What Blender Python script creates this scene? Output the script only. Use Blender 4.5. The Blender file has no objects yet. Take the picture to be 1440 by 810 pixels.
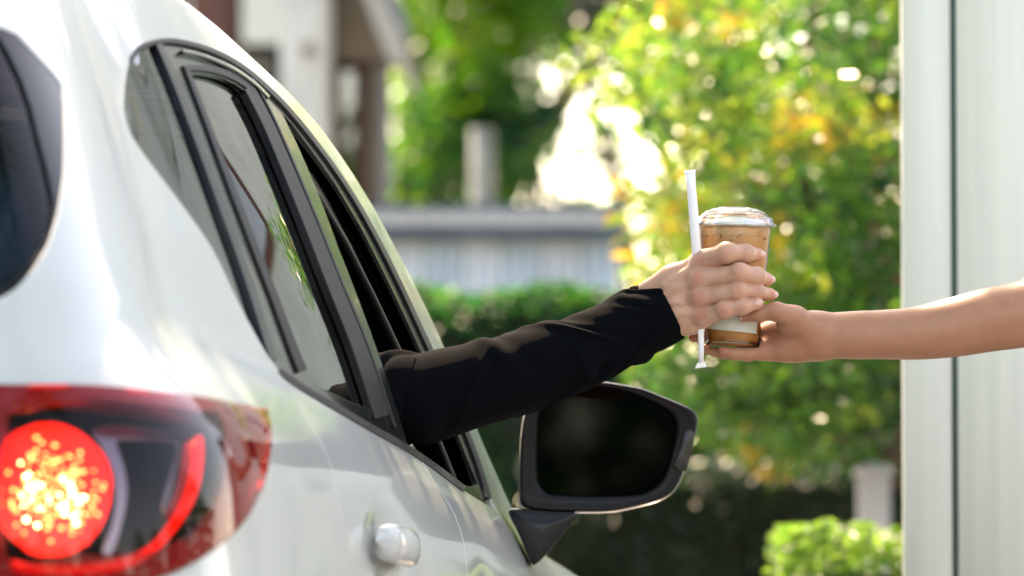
import bpy, bmesh, math, random
import numpy as np
from mathutils import Vector, Matrix
from mathutils.geometry import delaunay_2d_cdt
R = math.radians
SC = bpy.context.scene
# ------------------------------------------------------------------ camera, sky, sun, exposure
FPX = 8000.0                 # focal length in photo pixels (200 mm on 36 mm, 1440 px)
CAMZ = 0.80
PITCH = math.atan((896 - 405) / FPX)
cam_d = bpy.data.cameras.new('camera'); cam = bpy.data.objects.new('camera', cam_d)
SC.collection.objects.link(cam); SC.camera = cam
cam.location = (0, 0, CAMZ); cam.rotation_euler = (R(90) + PITCH, 0, 0)
cam_d.lens = 200; cam_d.sensor_width = 36; cam_d.clip_start = 0.1; cam_d.clip_end = 2000
cam_d.dof.use_dof = True; cam_d.dof.focus_distance = 7.98; cam_d.dof.aperture_fstop = 4.9
SUN_EL, SUN_AZ = 52, -16      # azimuth measured from +Y (ahead of the camera) towards +X
w = bpy.data.worlds.new('World'); SC.world = w; w.use_nodes = True
nt = w.node_tree; bg = nt.nodes['Background']
sky = nt.nodes.new('ShaderNodeTexSky'); sky.sky_type = 'NISHITA'; sky.sun_disc = False
sky.sun_elevation = R(SUN_EL); sky.sun_rotation = R(SUN_AZ); sky.air_density = 1.0; sky.dust_density = 1.3; sky.ozone_density = 1.0
nt.links.new(sky.outputs[0], bg.inputs[0]); bg.inputs[1].default_value = 0.15
sl = bpy.data.lights.new('sun', 'SUN'); sun = bpy.data.objects.new('sun', sl); SC.collection.objects.link(sun)
sl.energy = 2.2; sl.angle = R(0.6); sl.color = (1.0, 0.95, 0.86)
sd = Vector((math.sin(R(SUN_AZ)) * math.cos(R(SUN_EL)), math.cos(R(SUN_AZ)) * math.cos(R(SUN_EL)), math.sin(R(SUN_EL))))
sun.rotation_euler = sd.to_track_quat('Z', 'Y').to_euler(); sun.location = sd * 50
SC.view_settings.view_transform = 'Standard'; SC.view_settings.look = 'None'
SC.view_settings.use_white_balance = True; SC.view_settings.white_balance_temperature = 9700; SC.view_settings.white_balance_tint = 19
SC.view_settings.exposure = 2.55; SC.view_settings.gamma = 1.0
SC.cycles.max_bounces = 8; SC.cycles.transparent_max_bounces = 24; SC.cycles.caustics_reflective = False; SC.cycles.caustics_refractive = False
SC.cycles.sample_clamp_indirect = 6.0

cp, sp = math.cos(PITCH), math.sin(PITCH)
def at(px, py, d):            # photo pixel + distance along +Y -> world point
    cx, cy = (px - 720) / FPX, (405 - py) / FPX
    v = Vector((cx, cp - cy * sp, sp + cy * cp))
    return v * (d / v.y) + Vector((0, 0, CAMZ))
def proj(p):                  # world array (...,3) -> pixels
    p = np.asarray(p, float); q = p - np.array([0, 0, CAMZ])
    f = q[..., 1] * cp + q[..., 2] * sp; up = -q[..., 1] * sp + q[..., 2] * cp
    return 720 + FPX * q[..., 0] / f, 405 - FPX * up / f

# ------------------------------------------------------------------ helpers
def tag(o, label=None, cat=None, group=None, kind=None):
    if label: o['label'] = label
    if cat: o['category'] = cat
    if group: o['group'] = group
    if kind: o['kind'] = kind
    return o
def link(o, parent=None):
    SC.collection.objects.link(o)
    if parent is not None: o.parent = parent
    return o
def empty(name, loc=(0, 0, 0), rz=0):
    o = bpy.data.objects.new(name, None); o.location = loc; o.rotation_euler = (0, 0, rz); o.empty_display_size = .1
    return link(o)
def mesh(name, V, F, mat, parent=None, smooth=True, normals=None, attrs=None):
    me = bpy.data.meshes.new(name); me.from_pydata([tuple(map(float, v)) for v in V], [], [tuple(int(i) for i in f) for f in F])
    me.update()
    if smooth: me.polygons.foreach_set('use_smooth', [True] * len(me.polygons))
    for k, arr in (attrs or {}).items():
        a = me.attributes.new(k, 'FLOAT', 'POINT'); a.data.foreach_set('value', np.asarray(arr, np.float32))
    if normals is not None: me.normals_split_custom_set_from_vertices([tuple(map(float, n)) for n in normals])
    me.materials.append(mat)
    o = bpy.data.objects.new(name, me); link(o, parent); return o
def bmobj(name, bm, mat, parent=None, smooth=False):
    me = bpy.data.meshes.new(name); bmesh.ops.recalc_face_normals(bm, faces=bm.faces); bm.to_mesh(me); bm.free()
    if smooth: me.polygons.foreach_set('use_smooth', [True] * len(me.polygons))
    me.materials.append(mat); o = bpy.data.objects.new(name, me); link(o, parent); return o
def box(name, x0, x1, y0, y1, z0, z1, mat, parent=None, bev=0.0, rot=None):
    bm = bmesh.new(); bmesh.ops.create_cube(bm, size=1)
    for v in bm.verts: v.co = Vector(((x0 + x1) / 2 + v.co.x * (x1 - x0), (y0 + y1) / 2 + v.co.y * (y1 - y0), (z0 + z1) / 2 + v.co.z * (z1 - z0)))
    if bev: bmesh.ops.bevel(bm, geom=bm.edges[:], offset=bev, segments=2, affect='EDGES')
    if rot: bmesh.ops.transform(bm, matrix=rot, verts=bm.verts)
    return bmobj(name, bm, mat, parent)
def frames_along(pts):
    pts = np.asarray(pts, float); n = len(pts); T = np.gradient(pts, axis=0); T /= np.linalg.norm(T, axis=1)[:, None]
    ref = np.array([0, 0, 1.0]) if abs(T[0][2]) < .9 else np.array([1.0, 0, 0])
    N = np.zeros_like(T); B = np.zeros_like(T); prev = ref
    for i in range(n):
        b = np.cross(T[i], prev); b /= np.linalg.norm(b); nn = np.cross(b, T[i]); N[i] = nn; B[i] = b; prev = nn
    return pts, T, N, B
def tube(name, pts, rad, mat, parent=None, seg=12, cap=True, squash=1.0):
    pts, T, N, B = frames_along(pts); n = len(pts); rad = np.broadcast_to(np.asarray(rad, float), (n,))
    V = []; F = []
    for i in range(n):
        for j in range(seg):
            a = 2 * math.pi * j / seg; V.append(pts[i] + rad[i] * (math.cos(a) * N[i] + squash * math.sin(a) * B[i]))
    for i in range(n - 1):
        for j in range(seg): k = (j + 1) % seg; F.append((i * seg + j, i * seg + k, (i + 1) * seg + k, (i + 1) * seg + j))
    if cap: F.append(tuple(range(seg))[::-1]); F.append(tuple((n - 1) * seg + j for j in range(seg)))
    return mesh(name, V, F, mat, parent)
def lathe(name, prof, mat, parent=None, seg=64, cap=False, M=None):
    V = []; F = []
    for (r, z) in prof:
        for j in range(seg):
            a = 2 * math.pi * j / seg; V.append((r * math.cos(a), r * math.sin(a), z))
    for i in range(len(prof) - 1):
        for j in range(seg): k = (j + 1) % seg; F.append((i * seg + j, i * seg + k, (i + 1) * seg + k, (i + 1) * seg + j))
    if cap: F.append(tuple(range(seg))[::-1]); F.append(tuple((len(prof) - 1) * seg + j for j in range(seg)))
    if M is not None: V = [tuple(M @ Vector(v)) for v in V]
    return mesh(name, V, F, mat, parent)
def cspline(xs, ys):          # natural cubic spline
    xs = np.asarray(xs, float); ys = np.asarray(ys, float); n = len(xs); h = np.diff(xs)
    A = np.eye(n); b = np.zeros(n)
    for i in range(1, n - 1):
        A[i, i - 1] = h[i - 1]; A[i, i] = 2 * (h[i - 1] + h[i]); A[i, i + 1] = h[i]; b[i] = 3 * ((ys[i + 1] - ys[i]) / h[i] - (ys[i] - ys[i - 1]) / h[i - 1])
    c = np.linalg.solve(A, b)
    def f(x):
        x = np.asarray(x, float); xc = np.clip(x, xs[0], xs[-1]); i = np.clip(np.searchsorted(xs, xc) - 1, 0, n - 2); t = xc - xs[i]
        bb = (ys[i + 1] - ys[i]) / h[i] - h[i] * (2 * c[i] + c[i + 1]) / 3; dd = (c[i + 1] - c[i]) / (3 * h[i])
        return ys[i] + bb * t + c[i] * t * t + dd * t ** 3
    return f
def catmull(pts, n=6, closed=False):
    P = [np.array(p, float) for p in pts]; out = []; m = len(P)
    for i in range(m if closed else m - 1):
        p0 = P[(i - 1) % m] if (closed or i > 0) else P[0]; p1 = P[i]; p2 = P[(i + 1) % m]; p3 = P[(i + 2) % m] if (closed or i < m - 2) else P[-1]
        for k in range(n):
            t = k / n; out.append(.5 * ((2 * p1) + (-p0 + p2) * t + (2 * p0 - 5 * p1 + 4 * p2 - p3) * t * t + (-p0 + 3 * p1 - 3 * p2 + p3) * t ** 3))
    if not closed: out.append(P[-1])
    return np.array(out)
def sm(x, a, b): t = np.clip((x - a) / (b - a), 0, 1); return t * t * (3 - 2 * t)

# ------------------------------------------------------------------ materials
def pmat(name, col, rough=.5, metal=0, spec=.5, trans=0, ior=1.45, coat=0, var=0, vscale=20, bump=0, bscale=60, emit=None, estr=0, stretch=None, sheen=0, sss=0, col2=None, sssr=(1, .35, .2)):
    m = bpy.data.materials.new(name); m.use_nodes = True; N = m.node_tree.nodes; L = m.node_tree.links; p = N['Principled BSDF']
    p.inputs['Base Color'].default_value = (*col, 1); p.inputs['Roughness'].default_value = rough; p.inputs['Metallic'].default_value = metal
    p.inputs['Specular IOR Level'].default_value = spec; p.inputs['Transmission Weight'].default_value = trans; p.inputs['IOR'].default_value = ior
    p.inputs['Coat Weight'].default_value = coat; p.inputs['Coat Roughness'].default_value = .02
    if sheen: p.inputs['Sheen Weight'].default_value = sheen
    if sss: p.inputs['Subsurface Weight'].default_value = sss; p.inputs['Subsurface Radius'].default_value = sssr; p.inputs['Subsurface Scale'].default_value = .006
    if emit: p.inputs['Emission Color'].default_value = (*emit, 1); p.inputs['Emission Strength'].default_value = estr
    tc = N.new('ShaderNodeTexCoord'); mp = N.new('ShaderNodeMapping'); L.new(tc.outputs['Object'], mp.inputs[0])
    if stretch: mp.inputs['Scale'].default_value = stretch
    if var or col2:
        nz = N.new('ShaderNodeTexNoise'); nz.inputs['Scale'].default_value = vscale; nz.inputs['Detail'].default_value = 5; L.new(mp.outputs[0], nz.inputs['Vector'])
        cr = N.new('ShaderNodeValToRGB'); L.new(nz.outputs['Fac'], cr.inputs[0]); c2 = col2 or tuple(c * (1 - var) for c in col)
        cr.color_ramp.elements[0].position = .35; cr.color_ramp.elements[1].position = .65
        cr.color_ramp.elements[0].color = (*c2, 1); cr.color_ramp.elements[1].color = (*(col if col2 else tuple(min(1, c * (1 + var * .4)) for c in col)), 1)
        L.new(cr.outputs[0], p.inputs['Base Color'])
    if bump:
        nb = N.new('ShaderNodeTexNoise'); nb.inputs['Scale'].default_value = bscale; nb.inputs['Detail'].default_value = 4; L.new(mp.outputs[0], nb.inputs['Vector'])
        b = N.new('ShaderNodeBump'); b.inputs['Strength'].default_value = min(1, bump); b.inputs['Distance'].default_value = .002 if bump <= 1 else .002 * bump; L.new(nb.outputs['Fac'], b.inputs['Height']); L.new(b.outputs[0], p.inputs['Normal'])
    return m
def glassmat(name, tint, rough=.0, refl=1.0, ior=1.5, add=0.0, body=None):      # thin pane: tinted see-through + fresnel reflection
    m = bpy.data.materials.new(name); m.use_nodes = True; N = m.node_tree.nodes; L = m.node_tree.links
    N.remove(N['Principled BSDF']); out = N['Material Output']
    t = N.new('ShaderNodeBsdfTransparent'); t.inputs[0].default_value = (*tint, 1)
    g = N.new('ShaderNodeBsdfGlossy'); g.inputs['Roughness'].default_value = rough; g.inputs[0].default_value = (refl, refl, refl, 1)
    fr = N.new('ShaderNodeFresnel'); fr.inputs[0].default_value = ior
    mx = N.new('ShaderNodeMixShader'); L.new(fr.outputs[0], mx.inputs[0])
    if add:
        ma = N.new('ShaderNodeMath'); ma.operation = 'ADD'; ma.use_clamp = True; ma.inputs[1].default_value = add; L.new(fr.outputs[0], ma.inputs[0]); L.new(ma.outputs[0], mx.inputs[0])
    base = t.outputs[0]
    if body:
        df = N.new('ShaderNodeBsdfDiffuse'); df.inputs[0].default_value = (*body[:3], 1); m2 = N.new('ShaderNodeMixShader'); m2.inputs[0].default_value = body[3]; L.new(t.outputs[0], m2.inputs[1]); L.new(df.outputs[0], m2.inputs[2]); base = m2.outputs[0]
    L.new(base, mx.inputs[1]); L.new(g.outputs[0], mx.inputs[2]); L.new(mx.outputs[0], out.inputs[0]); return m
def leafmat(name, stops, trans=.5, rough=.45):
    m = bpy.data.materials.new(name); m.use_nodes = True; N = m.node_tree.nodes; L = m.node_tree.links; p = N['Principled BSDF']; out = N['Material Output']
    a = N.new('ShaderNodeAttribute'); a.attribute_name = 'tone'; cr = N.new('ShaderNodeValToRGB'); L.new(a.outputs['Fac'], cr.inputs[0])
    el = cr.color_ramp.elements
    while len(el) < len(stops): el.new(.5)
    for e, (pos, c) in zip(el, stops): e.position = pos; e.color = (*c, 1)
    L.new(cr.outputs[0], p.inputs['Base Color']); p.inputs['Roughness'].default_value = rough
    tr = N.new('ShaderNodeBsdfTranslucent'); hs = N.new('ShaderNodeHueSaturation'); hs.inputs['Saturation'].default_value = 1.12; hs.inputs['Value'].default_value = 1.9; hs.inputs['Hue'].default_value = .495
    L.new(cr.outputs[0], hs.inputs['Color']); L.new(hs.outputs[0], tr.inputs[0]); mx = N.new('ShaderNodeMixShader'); mx.inputs[0].default_value = trans
    L.new(p.outputs[0], mx.inputs[1]); L.new(tr.outputs[0], mx.inputs[2]); L.new(mx.outputs[0], out.inputs[0]); return m
M = {}
M['paint'] = pmat('white_paint', (.47, .49, .472), .35, coat=.75, spec=.4)
M['paint'].node_tree.nodes['Principled BSDF'].inputs['Coat Roughness'].default_value = .07
M['gblack'] = pmat('gloss_black', (.006, .007, .008), .16, spec=.3)
M['trim'] = pmat('grey_pillar_trim', (.011, .014, .013), .22, coat=.2)
M['rubber'] = pmat('rubber', (.005, .005, .006), .5, spec=.3)
M['blackp'] = pmat('black_plastic', (.014, .015, .017), .35, bump=.05, bscale=900)
M['blackgl'] = pmat('black_smooth_plastic', (.008, .009, .012), .28, spec=.4)
M['bezel'] = pmat('mirror_bezel_plastic', (.003, .0033, .004), .34, spec=.25)
M['interior'] = pmat('dark_interior', (.006, .006, .007), .8, spec=.1, var=.3)
M['glass'] = glassmat('tinted_window_glass', (.10, .11, .11), add=.02)
M['dglass'] = glassmat('dark_tailgate_glass', (.30, .33, .36), ior=1.28)
M['clear'] = glassmat('clear_glass', (.85, .9, .88))
M['asphalt'] = pmat('concrete_ground', (.24, .23, .215), .85, var=.25, vscale=3, bump=.4, bscale=80)

# ------------------------------------------------------------------ setting
gx = 600
V = [(-gx, -gx, 0), (gx, -gx, 0), (gx, gx, 0), (-gx, gx, 0)]
tag(mesh('ground', V, [(0, 1, 2, 3)], M['asphalt'], smooth=False), kind='structure')

#@@BG0
rng = np.random.default_rng(7)
def leaves_geo(cent, size, up=.6, fold=.25, seed=1, tri4=False, aspect=.5):
    """one folded leaf per centre; returns V, F, tone"""
    r = np.random.default_rng(seed); n = len(cent); size = np.broadcast_to(np.asarray(size, float), (n,))
    nrm = r.normal(size=(n, 3)); nrm[:, 2] = np.abs(nrm[:, 2]) + up; nrm /= np.linalg.norm(nrm, axis=1)[:, None]
    ax = r.normal(size=(n, 3)); ax -= (ax * nrm).sum(1)[:, None] * nrm; ax[:, 2] -= .3; ax -= (ax * nrm).sum(1)[:, None] * nrm; ax /= np.linalg.norm(ax, axis=1)[:, None]
    sd_ = np.cross(nrm, ax); L = size[:, None]; W = L * aspect
    b = cent - ax * L / 2; tip = cent + ax * L / 2 - nrm * L * .08; m = cent - ax * L * .02
    l = m + sd_ * W / 2 + nrm * L * fold * .3; rr = m - sd_ * W / 2 + nrm * L * fold * .3
    if tri4:
        l1 = cent - ax * L * .25 + sd_ * W * .40 + nrm * L * fold * .25; r1 = cent - ax * L * .25 - sd_ * W * .40 + nrm * L * fold * .25
        l2 = cent + ax * L * .18 + sd_ * W * .38 + nrm * L * fold * .2; r2 = cent + ax * L * .18 - sd_ * W * .38 + nrm * L * fold * .2
        V = np.stack([b, l1, l2, tip, r2, r1], 1).reshape(-1, 3); i = np.arange(n)[:, None] * 6
        F = np.concatenate([i + [0, 1, 2], i + [0, 2, 3], i + [0, 3, 4], i + [0, 4, 5]]); k = 6
    else:
        V = np.stack([b, l, tip, rr], 1).reshape(-1, 3); i = np.arange(n)[:, None] * 4
        F = np.concatenate([i + [0, 1, 2], i + [0, 2, 3]]); k = 4
    return V, F, k
def leafmesh(name, cent, size, tone, mat, parent=None, **kw):
    V, F, k = leaves_geo(cent, size, **kw); tn = np.repeat(tone, k)
    me = bpy.data.meshes.new(name); me.vertices.add(len(V)); me.vertices.foreach_set('co', V.ravel()); me.loops.add(len(F) * 3); me.loops.foreach_set('vertex_index', F.ravel().astype(np.int32))
    me.polygons.add(len(F)); me.polygons.foreach_set('loop_start', np.arange(len(F), dtype=np.int32) * 3); me.update(calc_edges=True)
    a = me.attributes.new('tone', 'FLOAT', 'POINT'); a.data.foreach_set('value', tn.astype(np.float32)); me.materials.append(mat); me.validate()
    o = bpy.data.objects.new(name, me); return link(o, parent)
M['bark'] = pmat('bark', (.11, .075, .05), .9, var=.5, vscale=25, bump=1, bscale=60)
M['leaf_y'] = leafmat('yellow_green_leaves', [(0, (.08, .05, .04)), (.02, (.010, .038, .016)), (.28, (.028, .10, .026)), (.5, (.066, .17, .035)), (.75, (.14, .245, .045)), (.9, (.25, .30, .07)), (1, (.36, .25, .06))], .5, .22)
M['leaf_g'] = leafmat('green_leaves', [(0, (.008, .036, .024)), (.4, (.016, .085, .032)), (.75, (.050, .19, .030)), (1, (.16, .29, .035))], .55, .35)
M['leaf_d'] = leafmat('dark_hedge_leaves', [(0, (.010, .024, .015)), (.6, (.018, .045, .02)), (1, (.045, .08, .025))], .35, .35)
M['leaf_l'] = leafmat('bright_hedge_leaves', [(0, (.03, .085, .018)), (.5, (.085, .185, .035)), (1, (.19, .28, .07))], .55, .3)
def limb(name, p0, p1, r0, r1, parent, bend=.1, seed=0, n=7):
    r = np.random.default_rng(seed); p0 = np.array(p0, float); p1 = np.array(p1, float); t = np.linspace(0, 1, n)[:, None]
    off = r.normal(size=(1, 3)) * bend * np.linalg.norm(p1 - p0); P = p0 + (p1 - p0) * t + np.sin(t * math.pi) * off + r.normal(size=(n, 3)) * bend * .06 * np.linalg.norm(p1 - p0)
    return tube(name, P, np.linspace(r0, r1, n), M['bark'], parent, 8)
def tree(name, base, top, trunk_r, clumps, label, cat, mat, leaf=.06, per=140, tone=(.0, 1), group=None, seed=3, rad=.3, trunk_to=None, tri4=False, up=.6):
    """clumps: list of (x, y, z, radius, tone shift) in world metres"""
    root = empty(name, base); tag(root, label, cat, group); r = np.random.default_rng(seed); b = np.array(base, float)
    tt = np.array(trunk_to if trunk_to is not None else (base[0], base[1], top)) - b
    limb('trunk', (0, 0, -.05), tt, trunk_r, trunk_r * .45, root, .05, seed, 10)
    cl = np.array([c[:3] for c in clumps]) - b; big = cl[r.permutation(len(cl))[:min(16, len(cl))]]
    for i, c in enumerate(big):
        k = r.uniform(.35, .9); limb('branch', tt * k, c, trunk_r * .4, trunk_r * .08, root, .12, seed + i)
    C = []; T = []; S = []
    for (c, q) in zip(cl, clumps):
        n = int(per * (q[3] / rad) ** 2); d = r.normal(size=(n, 3)); d /= np.linalg.norm(d, axis=1)[:, None]; d *= (r.uniform(0, 1, (n, 1)) ** .45) * q[3]; d[:, 2] *= .7
        C.append(c + d); T.append(np.clip(r.normal(q[4], .15, n), tone[0], tone[1] if q[4] > .9 else .88)); S.append(leaf * r.uniform(.6, 1.35, n))
    leafmesh('crown', np.concatenate(C), np.concatenate(S), np.concatenate(T), mat, root, seed=seed, tri4=tri4, up=up)
    return root
def clump_region(poly, d0, d1, n, rad, tonef, seed=1):
    """scatter clump centres whose picture position falls inside a pixel polygon, at a real distance between d0 and d1"""
    r = np.random.default_rng(seed); P = np.array(poly, float); lo, hi = P.min(0), P.max(0); out = []
    while len(out) < n:
        x, y = r.uniform(lo, hi); 
        j = len(P) - 1; ins = False
        for i in range(len(P)):
            if ((P[i, 1] > y) != (P[j, 1] > y)) and x < (P[j, 0] - P[i, 0]) * (y - P[i, 1]) / (P[j, 1] - P[i, 1]) + P[i, 0]: ins = not ins
            j = i
        if ins:
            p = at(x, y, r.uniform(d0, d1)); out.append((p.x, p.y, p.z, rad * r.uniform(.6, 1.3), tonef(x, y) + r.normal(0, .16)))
    return out
# ---- right-hand tree with yellow-green leaves, from its outline; it goes on behind the wall
RP = [(905, -160), (880, 20), (850, 80), (872, 130), (845, 165), (915, 200), (955, 250), (930, 310), (895, 345), (885, 385), (925, 410), (925, 470), (905, 520), (950, 550), (1010, 590), (1030, 620), (1060, 640), (1120, 650), (1180, 640), (1270, 660), (1540, 660), (1570, 600), (1570, -160)]
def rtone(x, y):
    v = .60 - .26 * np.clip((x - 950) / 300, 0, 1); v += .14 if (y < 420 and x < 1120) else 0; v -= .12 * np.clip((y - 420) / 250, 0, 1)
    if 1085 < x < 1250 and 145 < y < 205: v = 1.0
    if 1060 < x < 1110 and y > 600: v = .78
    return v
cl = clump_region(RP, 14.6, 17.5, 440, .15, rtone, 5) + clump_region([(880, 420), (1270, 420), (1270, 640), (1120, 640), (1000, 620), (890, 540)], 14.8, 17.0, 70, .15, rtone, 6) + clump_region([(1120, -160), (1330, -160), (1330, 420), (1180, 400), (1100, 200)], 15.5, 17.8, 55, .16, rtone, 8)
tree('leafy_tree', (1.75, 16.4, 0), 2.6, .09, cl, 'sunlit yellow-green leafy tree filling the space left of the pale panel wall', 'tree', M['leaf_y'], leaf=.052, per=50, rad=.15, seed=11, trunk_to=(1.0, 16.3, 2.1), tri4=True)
# bare crossing branches inside it
# ---- middle trees far behind
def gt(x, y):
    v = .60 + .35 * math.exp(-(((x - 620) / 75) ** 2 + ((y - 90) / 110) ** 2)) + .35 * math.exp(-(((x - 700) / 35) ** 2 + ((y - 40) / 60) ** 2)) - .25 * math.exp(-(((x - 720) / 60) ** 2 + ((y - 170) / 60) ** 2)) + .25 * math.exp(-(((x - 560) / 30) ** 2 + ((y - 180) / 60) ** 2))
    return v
MP = [(600, -200), (880, -200), (870, 20), (835, 40), (800, 110), (775, 60), (735, 40), (705, 70), (715, 130), (740, 150), (705, 190), (715, 245), (660, 265), (640, 215), (620, 260), (600, 290), (575, 300), (580, 120)]
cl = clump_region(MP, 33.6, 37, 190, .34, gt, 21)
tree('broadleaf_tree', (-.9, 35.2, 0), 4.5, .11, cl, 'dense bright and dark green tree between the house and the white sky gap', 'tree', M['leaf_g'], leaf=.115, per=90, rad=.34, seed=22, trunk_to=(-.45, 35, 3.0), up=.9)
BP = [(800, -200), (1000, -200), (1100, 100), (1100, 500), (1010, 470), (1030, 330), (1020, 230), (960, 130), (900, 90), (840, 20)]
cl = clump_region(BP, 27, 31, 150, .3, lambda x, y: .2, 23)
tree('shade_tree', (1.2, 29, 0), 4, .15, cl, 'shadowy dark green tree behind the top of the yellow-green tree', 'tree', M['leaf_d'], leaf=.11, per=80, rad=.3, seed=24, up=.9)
LPp = [(560, 240), (640, 215), (640, 300), (720, 270), (800, 320), (720, 330), (580, 330)]
cl = clump_region([(545, 305), (600, 290), (700, 315), (790, 315), (850, 325), (850, 370), (545, 370)], 34, 37, 50, .30, lambda x, y: .8, 25)
cl += clump_region([(760, 130), (860, 190), (930, 250), (900, 300), (800, 300), (730, 280), (730, 200)], 34, 37, 22, .18, lambda x, y: .75, 27)
tree('low_tree', (0.1, 36, 0), 2.6, .07, cl, 'low bright green tree just above the ridge of the grey metal shed', 'tree', M['leaf_g'], leaf=.12, per=50, rad=.3, seed=26, up=.9)
# ---- utility post
M['post'] = pmat('weathered_pale_post', (.27, .29, .25), .8, var=.3, vscale=6, bump=.5)
p = at(678, 160, 28.5)
tag(tube('utility_post', [(p.x, p.y, -.05), (p.x + .01, p.y, 1.5), (p.x, p.y, 3.35)], [.075, .07, .06], M['post'], None, 14), 'pale grey post standing in front of the far green tree', 'post')
# ---- metal shed: panels with ribs, a fascia and a sloping roof
M['zinc'] = pmat('blue_grey_sheet_metal', (.50, .60, .68), .55, var=.15, vscale=4)
M['zinc2'] = pmat('grey_sheet_metal', (.60, .66, .72), .55, var=.12, vscale=4)
M['zinc_d'] = pmat('roof_sheet', (.075, .10, .12), .9, spec=.02, var=.25, vscale=5)
x0 = at(430, 400, 24).x; x1 = at(872, 400, 24).x; zt = at(700, 326, 24).z; zr = at(700, 296, 24.7).z
shed = empty('metal_shed', ((x0 + x1) / 2, 24, 0)); tag(shed, 'blue-grey corrugated metal shed above the clipped hedge', 'shed'); sx = shed.location.x
def sheet(name, xa, xb, z0, z1, y, mat, parent, pitch=.085, amp=.012, slope=0.0):
    xs = []; n = int(round((xb - xa) / pitch)); V = []; F = []
    pr = [(0, 0), (.35, 0), (.45, 1), (.75, 1), (.85, 0)]
    for i in range(n):
        for (q, a) in pr: xs.append((xa + (i + q) * (xb - xa) / n, -amp * a))
    xs.append((xb, 0))
    for (x, dy) in xs: V += [(x, y + dy, z0 - 0), (x, y + dy + slope, z1 - dy * (1 if slope else 0))]
    for i in range(len(xs) - 1): F.append((2 * i, 2 * i + 2, 2 * i + 3, 2 * i + 1))
    m_ = len(V); V += [(v[0], v[1] + .003, v[2]) for v in V]; F += [tuple(reversed([j + m_ for j in f])) for f in F[:]]
    return mesh(name, V, F, mat, parent, smooth=False)
npan = 8
for i in range(npan):
    xa = x0 - sx + (x1 - x0) * i / npan; xb = x0 - sx + (x1 - x0) * (i + 1) / npan
    sheet('metal_panel', xa + .003, xb - .003, 0.02, zt, 0, M['zinc'] if i % 2 else M['zinc2'], shed, pitch=.064, amp=.03)
    sheet('roof_panel', xa + .003, xb + .003, zt + .02, zr, -.12, M['zinc_d'], shed, pitch=.10, amp=.014, slope=.85)
box('fascia', x0 - sx - .02, x1 - sx + .05, -.15, -.12, zt - .035, zt + .018, M['zinc_d'], shed)
box('ridge_cap', x0 - sx - .02, x1 - sx + .05, .68, .82, zr - .02, zr + .03, M['zinc_d'], shed, bev=.01)
box('rear_wall', x0 - sx, x1 - sx, 1.6, 1.64, 0, zt, M['zinc_d'], shed)
sheet('roof_panel', x0 - sx, x1 - sx, zt, zt + .01, 1.6, M['zinc_d'], shed)
for xx in (x0 - sx - .03, x1 - sx): box('corner_trim', xx, xx + .04, -.03, .03, 0, zt, M['zinc_d'], shed)
# ---- house at the left
hy = 31.0
M['stucco'] = pmat('white_column_paint', (.62, .62, .58), .7, var=.12, vscale=3, bump=.3)
M['brownw'] = pmat('dark_brown_wood', (.11, .032, .018), .5, var=.4, vscale=8)
M['dkwall'] = pmat('dark_wall', (.012, .016, .012), .8, var=.4)
M['beige'] = pmat('beige_plaster', (.24, .19, .14), .8, var=.15)
M['bluepane'] = glassmat('house_window_glass', (.18, .22, .25), add=.12)
M['rooft'] = pmat('grey_roof_tiles', (.22, .24, .26), .7, var=.3)
house = empty('house', (at(400, 400, hy).x, hy, 0)); tag(house, 'house with white columns and brown window frames behind the car roof', 'house'); hx = house.location.x
def hb(name, xa, xb, ya, yb, d0, d1, mat, parent=None, bev=.01):
    a = at(xa, yb, d0); b = at(xb, ya, d0); return box(name, a.x - hx, b.x - hx, d0 - hy, d1 - hy, max(a.z, 0) if yb < 850 else 0, b.z, mat, parent or house, bev)
wl = at(-250, 0, 31.6).x - hx; wr = at(548, 0, 31.6).x - hx
for (px0, px1, mt) in [(-250, 262, 'dkwall'), (262, 338, 'brownw'), (338, 365, 'dkwall'), (365, 462, 'dkwall'), (532, 550, 'beige')]:
    hb('wall', px0, px1, -400, 900, 31.5, 31.8, M[mt])
hb('wall', 462, 532, -400, 70, 31.5, 31.8, M['beige'])
fr = hb('window_frame', 462, 478, 70, 900, 31.45, 31.7, M['brownw']); hb('window_frame', 500, 515, 70, 900, 31.45, 31.7, M['brownw']); hb('window_frame', 478, 500, 70, 88, 31.46, 31.7, M['brownw']); hb('window_frame', 515, 532, 78, 900, 31.5, 31.7, M['beige'])
hb('window_pane', 478, 500, 88, 900, 31.55, 31.57, M['bluepane'])
hb('inner_wall', 462, 535, -300, 900, 32.6, 32.7, M['beige'])
hb('window_pane', 340, 400, -250, 62, 31.38, 31.42, M['bluepane']); hb('window_frame', 332, 340, -250, 70, 31.34, 31.42, M['dkwall'])
hb('column', 391, 466, -400, 900, 30.9, 31.2, M['stucco'], bev=.03)
hb('column', 518, 536, 84, 900, 31.25, 31.36, M['beige'], bev=.02)
hb('lamp_box', 425, 440, 60, 80, 30.86, 30.9, M['beige'])
def prism(name, pts, d0, d1, mat, parent, ox, oy):       # picture-plane outline given real depth
    V = []; n = len(pts)
    for d in (d0, d1):
        for (x, y) in pts: q = at(x, y, d0); V.append((q.x - ox, d - oy, q.z))
    F = [tuple(range(n)), tuple(range(2 * n - 1, n - 1, -1))] + [(i, i + n, (i + 1) % n + n, (i + 1) % n) for i in range(n)]
    return mesh(name, V, F, mat, parent, smooth=False)
prism('gable_board', [(470, -120), (500, -120), (572, 40), (566, 92), (545, 78), (520, 10)], 30.8, 31.0, M['stucco'], house, hx, hy)
prism('gable_wall', [(466, 84), (466, -100), (500, -100), (545, 84)], 31.2, 31.35, M['beige'], house, hx, hy)
prism('roof', [(474, -124), (502, -124), (576, 38), (570, 44)], 29.9, 33.8, M['rooft'], house, hx, hy)
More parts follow.
